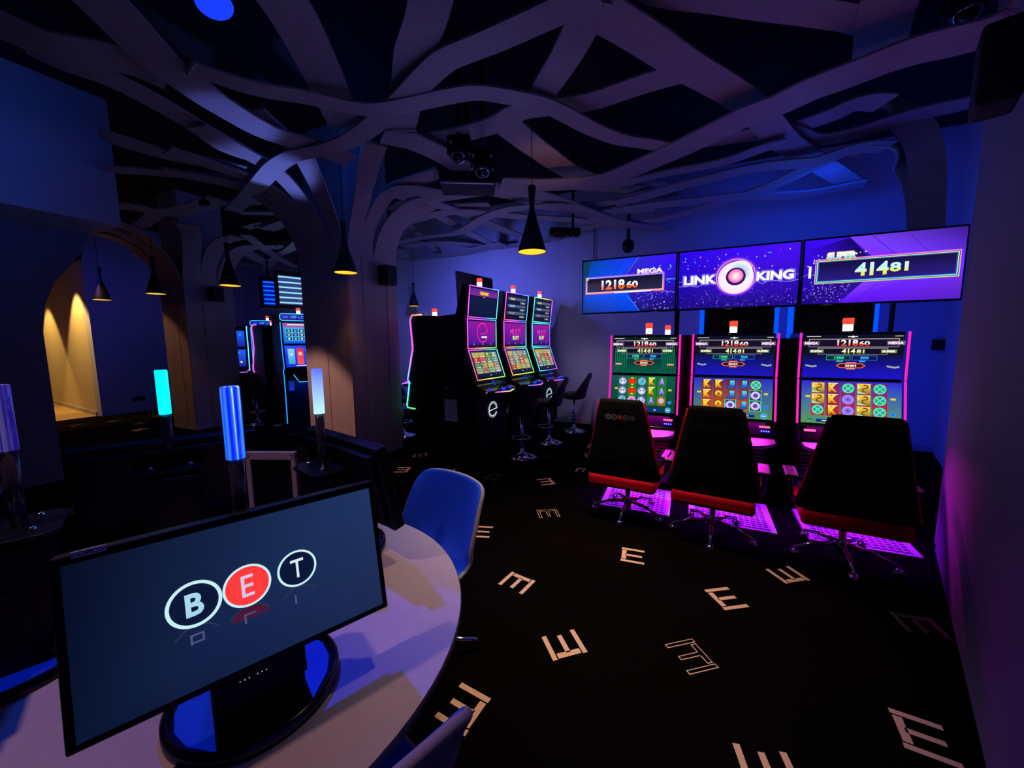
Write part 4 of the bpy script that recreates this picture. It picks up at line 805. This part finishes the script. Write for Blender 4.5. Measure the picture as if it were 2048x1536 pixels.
# ================================================================ high-backed chairs in front of the right row
def letters_row(cv, s, r, gap, ring, txt, reds=(), fills=None):
    n = len(s)
    for i, ch in enumerate(s):
        u = (i-(n-1)/2)*gap; c = ring[i]
        cv.k = 1
        cv.ring(u, 0, r, r*.22, c, 20)
        if i in reds: cv.disc(u, 0, r*.86, reds[i], reds[i], 20)
        cv.top(); cv.text(ch, u, 0, r*.95, txt[i], bold=.03)
def reflective_canvas(name_):               # print that does not glow: attribute colour as paint
    m = bpy.data.materials.new(name_); m.use_nodes = True; nt = m.node_tree
    a = nt.nodes.new('ShaderNodeVertexColor'); a.layer_name = 'Col'; nt.links.new(a.outputs[0], nt.nodes['Principled BSDF'].inputs['Base Color'])
    nt.nodes['Principled BSDF'].inputs['Roughness'].default_value = .6; M[name_] = m
reflective_canvas('print')
def gaming_chair(label, loc, rz, bright=True):
    t = thing('office_chair', label, 'chair', loc, rz, 'high-backed chairs at the right machine row')
    m = MB(); m.lathe([(.035, .05), (.04, .13), (.022, .15), (.022, .33)], 'chrome', n=16); m.build('gas_column', t)
    for k in range(5):
        a = 2*PI*k/5+.35; ca, sa = math.cos(a), math.sin(a); m = MB()
        m.tube([(.03*ca, .03*sa, .125), (.16*ca, .16*sa, .115), (.30*ca, .30*sa, .075)], [.018, .015, .011], 'chrome', n=8); m.tube([(.30*ca, .30*sa, .078), (.30*ca, .30*sa, .05)], .009, 'chrome', n=8)
        leg = m.build('leg', t)
        m = MB(); m.T = Matrix.Translation((.30*ca, .30*sa, .03)) @ Matrix.Rotation(a, 4, 'Z') @ Matrix.Rotation(PI/2, 4, 'X')
        m.lathe([(.006, -.026), (.028, -.022), (.03, 0), (.028, .022), (.006, .026)], 'chrome', n=14); m.build('caster', leg)
    m = MB(); m.rng((-.285, -.26, .325), (.285, .295, .43), 'red_fabric'); m.build('seat_base', t, bevel=.03, seg=3)
    m = MB(); m.rng((-.26, -.25, .42), (.26, .20, .475), 'black_fabric'); m.build('seat_cushion', t, bevel=.022, seg=3)
    # tapering back, seen from behind (+y side)
    m = MB(); rows = [(.435, .31, .245, .05), (.45, .315, .245, .07), (.60, .28, .262, .075), (.80, .238, .285, .07), (1.0, .196, .315, .06), (1.085, .178, .325, .055), (1.105, .172, .328, .045), (1.113, .150, .329, .02)]
    vs = []; fs = []; n = 28
    for z, hw, y, th in rows:
        for k in range(n):
            a = 2*PI*(k+.5)/n; cx = math.copysign(abs(math.cos(a))**.28, math.cos(a))*hw; cy = math.copysign(abs(math.sin(a))**.6, math.sin(a))*th/2; vs.append((cx, y+cy-.02*(cx/hw)**2*0, z))
    for r in range(len(rows)-1):
        for k in range(n): l = (k+1) % n; fs.append((r*n+k, r*n+l, (r+1)*n+l, (r+1)*n+k))
    fs += [tuple(range(n-1, -1, -1)), tuple(range((len(rows)-1)*n, len(rows)*n))]
    m.add(vs, fs, 'black_fabric', True); bk = m.build('backrest', t, bevel=0)
    for sx in (-1, 1): m = MB(); m.tube([(sx*(hw+.002), y-.016, z) for z, hw, y, th in rows[1:6]], .011, 'red_fabric'); m.build('red_piping', bk)
    cv = Canvas((0, .346, .965), (-1, 0, 0), (0, .15, 1), 'print', .0012)
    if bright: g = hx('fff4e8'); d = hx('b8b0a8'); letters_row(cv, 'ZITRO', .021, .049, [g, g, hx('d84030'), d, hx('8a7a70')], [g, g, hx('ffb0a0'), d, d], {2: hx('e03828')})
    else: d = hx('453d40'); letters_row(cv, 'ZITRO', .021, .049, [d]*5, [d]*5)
    cv.build('logo', bk)
    for sx in (-1, 1):
        m = MB(); m.tube([(sx*.27, .05, .40), (sx*.32, .04, .44), (sx*.33, .0, .585)], .014, 'black'); m.build('arm_post', t)
        m = MB(); m.rng((sx*.33-.04, -.14, .585), (sx*.33+.04, .12, .615), 'leather'); m.build('armrest', t, bevel=.012, seg=3)
    return t
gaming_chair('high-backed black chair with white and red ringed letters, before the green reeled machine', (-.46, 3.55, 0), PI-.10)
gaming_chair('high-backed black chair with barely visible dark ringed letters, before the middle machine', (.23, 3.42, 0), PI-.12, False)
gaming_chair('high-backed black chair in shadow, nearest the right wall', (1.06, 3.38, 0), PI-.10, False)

# ================================================================ chrome bar stools
def stool(label, loc, rz):
    t = thing('bar_stool', label, 'stool', loc, rz, 'black bar stools on chrome discs')
    m = MB(); m.lathe([(.215, 0), (.215, .008), (.15, .022), (.06, .05), (.035, .085), (.03, .12)], 'chrome', n=36); m.build('base', t)
    m = MB(); m.lathe([(.028, .10), (.028, .38), (.02, .39), (.02, .58)], 'chrome', n=18); m.build('column', t)
    m = MB(); pts = [(.03, 0, .26), (.06, -.10, .26)]+[(.15*math.sin(a), -.10-.15*(1-math.cos(a))*.9, .255) for a in [0.4]]
    m.tube([(.135*math.cos(a), -.06+.12*math.sin(a), .25) for a in [PI*2*k/20 for k in range(20)]], .010, 'chrome', closed=True); m.build('foot_ring', t)
    m = MB(); m.lathe([(.05, .57), (.17, .585), (.205, .62), (.21, .655), (.18, .685), (.02, .69)], 'leather', n=28); m.build('seat', t)
    m = MB(); vs = []; fs = []; nu, nv = 14, 8                # wrap-around winged back
    for j in range(nv+1):
        q = j/nv; z = .64+.40*q; spread = math.radians(100-52*q)*(1 if q < .95 else .8); rad = .205+.05*q
        for i in range(nu+1):
            a = PI/2+spread*(2*i/nu-1)*.75; zz = z-.10*abs(2*i/nu-1)**2*q
            for th in (0, .035): vs.append(((rad-th)*math.cos(a), (rad-th)*math.sin(a)+.05*q, zz))
    def ix(j, i, k): return (j*(nu+1)+i)*2+k
    for j in range(nv):
        for i in range(nu):
            fs.append((ix(j, i, 0), ix(j, i+1, 0), ix(j+1, i+1, 0), ix(j+1, i, 0))); fs.append((ix(j, i, 1), ix(j+1, i, 1), ix(j+1, i+1, 1), ix(j, i+1, 1)))
    for i in range(nu): fs.append((ix(nv, i, 0), ix(nv, i+1, 0), ix(nv, i+1, 1), ix(nv, i, 1))); fs.append((ix(0, i, 0), ix(0, i, 1), ix(0, i+1, 1), ix(0, i+1, 0)))
    for j in range(nv):
        fs.append((ix(j, 0, 0), ix(j+1, 0, 0), ix(j+1, 0, 1), ix(j, 0, 1))); fs.append((ix(j, nu, 0), ix(j, nu, 1), ix(j+1, nu, 1), ix(j+1, nu, 0)))
    m.add(vs, fs, 'leather', True); m.build('backrest', t)
    return t
s0 = stool('black bar stool on a chrome disc, nearest of the three before the tall machines', (-2.06, 4.80, 0), ROWA+PI-.9)
dup(s0, (-1.96, 5.66, 0), ROWA+PI+.1, 'black bar stool on a chrome disc, middle one before the tall machines')
dup(s0, (-1.80, 6.55, 0), ROWA+PI+.05, 'black bar stool on a chrome disc, nearest the back wall')
dup(s0, (-4.42, 5.12, 0), ROWA, 'bar stool half hidden behind the central plank column')
dup(s0, (-7.75, 4.75, 0), A2, 'bar stool glinting beside the second plank column')

# ================================================================ round counter with four betting terminals
TC = Vector((-1.43, .68, 0)); ZT = .66
t = thing('round_table', 'large round pale table carrying four betting terminals', 'table', TC)
m = MB(); m.lathe([(.80, ZT-.04), (.83, ZT-.03), (.832, ZT-.006), (.828, ZT)], 'table_edge', n=96, cap=False); m.lathe([(.001, ZT-.04), (.80, ZT-.04)], 'table_edge', n=96, cap=False); m.build('table_edge', t)
m = MB(); m.lathe([(.001, ZT), (.828, ZT)], 'table_laminate', n=96, cap=False, smooth=False); m.build('table_top', t)
m = MB(); m.lathe([(.42, 0), (.42, .03), (.28, .05), (.26, ZT-.04)], 'black', n=48); m.build('pedestal', t)
def terminal(label, cx, cy, phi, rod, paint, dots=True, sticker=False, back=.13):
    n = Vector((math.cos(phi), math.sin(phi), 0)); loc = Vector((cx, cy, ZT))-n*.10
    t = thing('betting_terminal', label, 'terminal', loc, phi+PI/2, 'betting terminals on the round table'); tl = .196
    ct, st = math.cos(tl), math.sin(tl)
    T = Matrix.Translation((0, -.10, 1.006-ZT)) @ Matrix.Rotation(-tl, 4, 'X')
    m = MB(); m.T = T; W_, H_ = .632, .372
    m.rng((-W_/2, .001, -H_/2), (W_/2, .05, H_/2), 'black'); m.rng((-W_/2+.03, .05, -H_/2+.03), (W_/2-.03, .075, H_/2-.03), 'black'); m.build('monitor_housing', t, bevel=.005)
    cv = Canvas((0, -.10-.0012*ct, 1.006-ZT+0), (1, 0, 0), (0, st, ct)); paint(cv); cv.build('screen', t)
    m = MB(); m.T = T; m.rng((-.10, .008, -.25), (.095, .07, -.186), 'black'); m.build('speaker_bar', t, bevel=.004)
    if dots:
        c2 = Canvas(T @ Vector((0, .007, -.2)), (1, 0, 0), (0, st, ct))
        for u in (-.045, -.036, -.027, -.010, -.001, .008): c2.disc(u, 0, .0011, WHITE, n=6)
        c2.build('indicator_dots', t)
    m = MB(); m.rng((-.10, -.105, .02), (.095, .0, .17), 'black'); m.rng((-.10, -.02, .02), (.095, .06, .26), 'black'); m.rng((-.09, .0, .1), (.09, .11, .38), 'black'); m.build('neck', t, bevel=.006)
    m = MB(); m.lathe([(.20, 0), (.20, .028), (.19, .032), (.188, .032)], 'black_gloss', n=56, cap=False); m.lathe([(.188, .032), (.182, .020), (.001, .020)], 'black_gloss', n=56, cap=False); m.build('foot', t)
    m = MB(); 
    for s in (-1, 1):
        pts = [(s*.10, -.15), (s*.10, .13)]+[(s*.175*math.cos(a), .175*math.sin(a)) for a in [x*PI/180 for x in (50, 30, 10, -10, -30, -50)]]
        m.slab(pts if s < 0 else list(reversed(pts)), .019, .0235, 'blue_patch_glow')
    m.build('blue_light_patch', t)  # blue light on the foot, put in as glowing patches
    # plate behind the screen with two round screws and the light rod
    zp = 1.07-ZT; y0 = -.10+back
    m = MB(); m.slab([(-.12, y0-.09), (-.12, y0+.06), (-.08, y0+.09), (.08, y0+.09), (.12, y0+.06), (.12, y0-.09)], zp-.012, zp, 'black'); m.rng((-.06, -.0, .3), (.06, y0, zp-.012), 'black'); pl = m.build('rod_plate', t, bevel=.003)
    for s in (-1, 1):
        m = MB(); m.lathe([(.012, 0), (.012, .006), (.006, .012), (.0005, .013)], 'chrome', c=(s*.065, y0+.03, zp), n=14); m.build('screw', pl)
    zr = 1.30-ZT
    m = MB(); m.lathe([(.0175, zp), (.0175, zr)], 'smoke_acrylic', c=(0, y0, 0), n=24); rd = m.build('light_rod', t)
    m = MB(); m.lathe([(.0215, 0), (.0215, .187), (.019, .19)], rod, n=32); g = m.build('glow_tube', rd); g.location = (0, y0, zr)
    if sticker:
        m = MB(); m.T = T @ Matrix.Translation((-.261, -.0016, .184)); m.rng((-.024, -.001, -.006), (.024, .004, .0065), 'label_white'); m.rng((-.007, -.0014, -.001), (.007, 0, .002), 'paper_ink'); m.build('sticker', t)
    if rod in ('cyan_glow', 'rod_blue_white'):
        R = Matrix.Rotation(phi+PI/2, 3, 'Z'); light('rod_glow', 'POINT', loc+R @ Vector((0, y0, 1.395-ZT)), (.0, .25, 1) if rod == 'cyan_glow' else (.03, .03, 1), 2.6 if rod == 'cyan_glow' else 4.5, size=.02)
    return t
def bet(c):
    W_, H_ = .600, .3375
    c.poly([(-W_/2, -H_/2), (W_/2, -H_/2), (W_/2, H_/2), (-W_/2, H_/2)], None, [hx('08142f'), hx('1c2a50'), hx('203462'), hx('060c22')]); c.top()
    wt = hx('c8f0f8'); v = .014
    for u, ch, rr in ((-.1105, 'B', .0465), (-.0115, 'E', .0462), (.0955, 'T', .0425)):
        k = c.k; vr = v-.094
        c.ring(u, vr, .047, .0035, hx('2a3050'), 28, 1, 35, 145)
        if ch == 'E': c.poly([(u-.040, vr+.018)]+[(u+.044*math.cos(a), vr+.044*math.sin(a)) for a in [PI*(.87-.74*i/8) for i in range(9)]]+[(u+.040, vr+.018)], hx('4a1630'))
        c.top()
        c.poly([(u-.013, vr+.008), (u-.009, vr+.008), (u-.009, vr+.030), (u-.013, vr+.030)], hx('4a5078'))
        if ch != 'T': c.poly([(u-.013, vr+.026), (u+.011, vr+.026), (u+.011, vr+.030), (u-.013, vr+.030)], hx('4a5078'))
        if ch == 'B': c.poly([(u+.008, vr+.012), (u+.012, vr+.012), (u+.012, vr+.028), (u+.008, vr+.028)], hx('4a5078')); c.poly([(u-.013, vr+.010), (u+.010, vr+.010), (u+.010, vr+.014), (u-.013, vr+.014)], hx('4a5078'))
        c.k = k
        if ch == 'E': c.disc(u, v, rr, hx('ff4040'), hx('ff3838'), 36)
        else: c.disc(u, v, rr, hx('0a1434'), hx('0c1838'), 36)
        c.top(); c.ring(u, v, rr, .0050 if ch != 'B' else .0068, wt, 48); c.top(); c.text(ch, u, v, .050 if ch != 'T' else .046, {'B': hx('a8d8f0'), 'E': hx('d8c8e8'), 'T': hx('d8ecf8')}[ch], w={'B': .032, 'E': .025, 'T': .030}[ch], bold=.03 if ch == 'B' else .005)
        c.k = k
def darks(c): c.rect(0, 0, .6, .3375, hx('0a1434'), hx('182a50'))
terminal('betting terminal facing the viewer, its screen reading BET', -.94, .533, -.427, 'rod_blue', bet, sticker=True, back=.145)
terminal('betting terminal seen from behind, blue-white glowing rod, nearest the blue chair', -1.385, 1.275, math.radians(75.5), 'rod_blue_white', darks, False, back=.15)
terminal('betting terminal seen from behind with a bright cyan rod', -2.13, .915, math.radians(151), 'cyan_glow', darks, False, back=.10)
terminal('betting terminal cut by the left edge, its rod unlit and pale', -1.83, .235, math.radians(-112), 'rod_violet', darks, False, back=.155)
t = thing('leaflet_stand', 'blue-lit upright stand between the two terminals seen from behind', 'stand', (-1.63, 1.03, ZT), math.radians(22))
m = MB(); 
for a, b in (((-.10, -.006, 0), (-.078, .012, .47)), ((.10, -.006, 0), (.122, .012, .47)), ((-.10, -.006, .44), (.122, .012, .475))): m.rng(a, b, 'pale_shell')
m.build('frame', t, bevel=.003)
m = MB(); m.rng((-.078, .0, 0), (.10, .006, .44), 'black_gloss'); m.build('panel', t)

# ================================================================ upholstered shell chairs at the table
def shell_chair(label, loc, rz):
    t = thing('shell_chair', label, 'chair', loc, rz, 'blue upholstered shell chairs at the round table')
    prof = [(-.24, .435, .20, .02), (-.15, .425, .225, .03), (0, .415, .235, .05), (.12, .42, .235, .08), (.19, .47, .235, .09), (.225, .56, .235, .085), (.25, .66, .235, .07), (.27, .76, .225, .05), (.285, .83, .222, .03), (.29, .862, .19, .012)]
    vs = []; fs = []; nu = 12
    for k, (y, z, hw, cur) in enumerate(prof):
        back = max(0, min(1, (k-3)/2))
        for i in range(nu+1):
            q = 2*i/nu-1; e = abs(q)**2.4*cur; vs.append((q*hw, y-e*back*1.2, z+e*(1-back)-(abs(q)**3*.02 if k > 7 else 0)))
    for k in range(len(prof)-1):
        for i in range(nu): a = k*(nu+1)+i; fs.append((a, a+1, a+nu+2, a+nu+1))
    m = MB(); m.add(vs, fs, 'blue_shell', True); m._m('pale_shell'); o = m.build('seat_shell', t)
    sd = o.modifiers.new('s', 'SOLIDIFY'); sd.thickness = .030; sd.offset = -1; sd.material_offset_rim = 1; sd.use_rim = True; sd.material_offset = 1
    sb = o.modifiers.new('sub', 'SUBSURF'); sb.levels = 1; sb.render_levels = 2
    m = MB(); m.tube([(0, 0, .05), (0, 0, .41)], .022, 'chrome'); m.build('column', t)
    for k in range(4):
        a = PI/4+k*PI/2; m = MB(); m.tube([(.02*math.cos(a), .02*math.sin(a), .085), (.20*math.cos(a), .20*math.sin(a), .07), (.29*math.cos(a), .29*math.sin(a), .055), (.30*math.cos(a), .30*math.sin(a), .012)], .012, 'chrome'); m.build('leg', t)
    return t
c0 = shell_chair('blue upholstered shell chair at the far right of the round table', (-1.22, 1.42, 0), math.radians(-12))
c0.scale = (1.12, 1.1, 1.03)
dup(c0, (-.75, .51, 0), math.radians(-112), 'grey-blue shell chair at the bottom edge, only its back corner showing')

# ================================================================ speakers, stage lights and small fittings
def speaker(label, loc, rz, s=1.0):
    t = thing('wall_speaker', label, 'speaker', loc, rz, 'small black speakers')
    m = MB(); m.rng((-.10*s, -.16*s, -.13*s), (.10*s, 0, .13*s), 'black'); m.build('cabinet', t, bevel=.012)
    m = MB(); m.rng((-.088*s, -.165*s, -.115*s), (.088*s, -.158*s, .115*s), 'black_matte'); m.build('grille', t)
    m = MB(); m.rng((-.03, -.03, -.04), (.03, .02, .04), 'black'); m.build('bracket', t)
    m = MB(); m.rng((.05*s, -.168*s, -.10*s), (.06*s, -.164*s, -.09*s), 'grey_metal'); m.build('badge', t)
speaker('small black speaker on the right face of the central plank column', (-3.90, 4.25, 2.51), PI/2)
speaker('small black speaker on the plank column behind the pendant lamps', (-8.22, 4.42, 2.52), PI/2)
def fixture(label, loc, H, tilt, rz):
    t = thing('stage_light', label, 'light', loc, rz, 'black stage lights under the ceiling')
    m = MB(); m.tube([(0, 0, .05), (0, 0, H)], .022, 'black'); m.build('pole', t)
    m = MB(); m.rng((-.10, -.03, .02), (.10, .03, .06), 'black'); m.rng((-.105, -.025, -.10), (-.09, .025, .04), 'black'); m.rng((.09, -.025, -.10), (.105, .025, .04), 'black'); m.build('yoke', t)
    T = Matrix.Translation((0, 0, -.07)) @ Matrix.Rotation(tilt, 4, 'X')
    m = MB(); m.T = T; m.lathe([(.05, .12), (.075, .09), (.078, -.06), (.06, -.07)], 'black', n=24); hd = m.build('head', t)
    m = MB(); m.T = T; m.lathe([(.062, -.068), (.066, -.074), (.050, -.084)], 'chrome', n=24, cap=False); m.build('rim', hd)
    m = MB(); m.T = T; m.sphere((0, 0, -.055), .048, 'black_gloss'); m.build('lens', hd)
fixture('black stage light with a glassy lens, hanging left of the tallest pendant cord', (-1.95, 3.16, 3.37), .93, -.5, .3)
fixture('black stage light with a glassy lens, right of and below its twin', (-1.80, 3.32, 3.28), 1.02, -.4, .5)
fixture('dim round stage light near the top right corner of the room', (1.42, 3.40, 3.62), .68, -.3, -.4)
t = thing('projector_box', 'black box hanging under the ribbons beside the stage lights', 'projector', (-2.30, 3.90, 3.28), .5)
m = MB(); m.rng((-.30, -.2, 0), (.30, .2, .22), 'black_matte'); m.build('housing', t, bevel=.01); m = MB(); m.rng((-.28, -.23, -.02), (.28, -.20, .0), 'grey_metal'); m.build('rail', t); m = MB(); m.tube([(0, 0, .2), (0, 0, 1.02)], .025, 'black'); m.build('pole', t)
t = thing('moving_head_light', 'stage light with shiny reflector flaps near the back wall', 'light', (-1.70, 5.60, 3.16), .5)
m = MB(); m.tube([(.12, 0, .04), (.12, 0, 1.14)], .02, 'black'); m.rng((-.22, -.06, -.06), (.22, .06, .05), 'black'); m.build('body', t, bevel=.01)
m = MB(); m.T = Matrix.Rotation(.5, 4, 'X'); m.rng((-.17, -.10, -.05), (-.01, -.085, .03), 'chrome'); m.build('reflector', t)
m = MB(); m.T = Matrix.Rotation(.5, 4, 'X'); m.rng((.04, -.10, -.04), (.085, -.085, .03), 'chrome'); m.rng((.13, -.10, -.04), (.17, -.085, .03), 'chrome'); m.build('reflector', t)
t = thing('hanging_speaker', 'round dark speaker on a rod above the leftmost wide display', 'speaker', (-.96, 6.7, 3.12), 0)
m = MB(); m.sphere((0, 0, 0), .10, 'black', sz=1.15); m.build('body', t); m = MB(); m.tube([(0, 0, .08), (0, 0, 1.18)], .03, 'black'); m.build('rod', t)
t = thing('corner_speaker', 'large black speaker high in the right corner', 'speaker', (1.16, 2.66, 2.62), -.34)
m = MB(); m.rng((.0, -.12, 0), (.14, .10, .34), 'black_matte'); m.build('cabinet', t, bevel=.02); m = MB(); m.rng((.13, -.03, .12), (.20, .03, .20), 'black'); m.build('bracket', t)
t = thing('blue_ceiling_lamp', 'round blue lamp glowing at the top edge of the view', 'lamp', (-2.64, 1.57, 3.6), 0)
m = MB(); m.T = Matrix.Rotation(-.35, 4, 'Y'); m.lathe([(.07, .16), (.10, .12), (.105, 0), (.098, 0)], 'black', n=32, cap=False); m.build('housing', t)
m = MB(); m.T = Matrix.Rotation(-.35, 4, 'Y'); m.lathe([(.098, .006), (.06, .0), (.001, -.004)], 'blue_lens', n=32, cap=False); m.build('lens', t)
m = MB(); m.tube([(0, 0, .1), (0, 0, .7)], .02, 'black'); m.build('pole', t)
t = thing('camera_dome', 'small pale security camera beside the second plank column', 'camera', (-5.55, 2.98, 3.30), 0)
m = MB(); m.lathe([(.06, .0), (.06, .05), (.05, .07)], 'black', n=20); m.tube([(0, 0, .05), (0, 0, 1.0)], .012, 'black'); m.build('mount', t); m = MB(); m.sphere((0, 0, 0), .045, 'paper'); m.build('dome', t)
m = MB(); m.rng((-11.87, 4.43, .28), (-11.84, 4.66, .36), 'black'); tag(m.build('wall_socket', bevel=.004), 'dark socket low on the far left wall', 'socket')
m = MB(); m.rng((3.02, 7.15, 1.42), (3.14, 7.2, 1.56), 'black'); tag(m.build('wall_switch', bevel=.004), 'small dark switch on the blue wall right of the slot machines', 'switch')
m = MB(); m.tube([(-1.62, 7.16, 3.6), (-1.62, 7.16, 2.3)], .008, 'black'); tag(m.build('hanging_cable'), 'thin dark cable running down the back wall left of the wide displays', 'cable')
m = MB(); m.lathe([(.30, 0), (.30, .45), (.27, .60), (.18, .70), (.02, .73)], 'wall_paint', c=(0, 0, 0), n=32); o = m.build('waste_bin'); o.location = (-1.45, 6.98, 0); o.scale = (.42, .30, .78)
tag(o, 'rounded blue bin against the back wall behind the bar stools', 'bin')
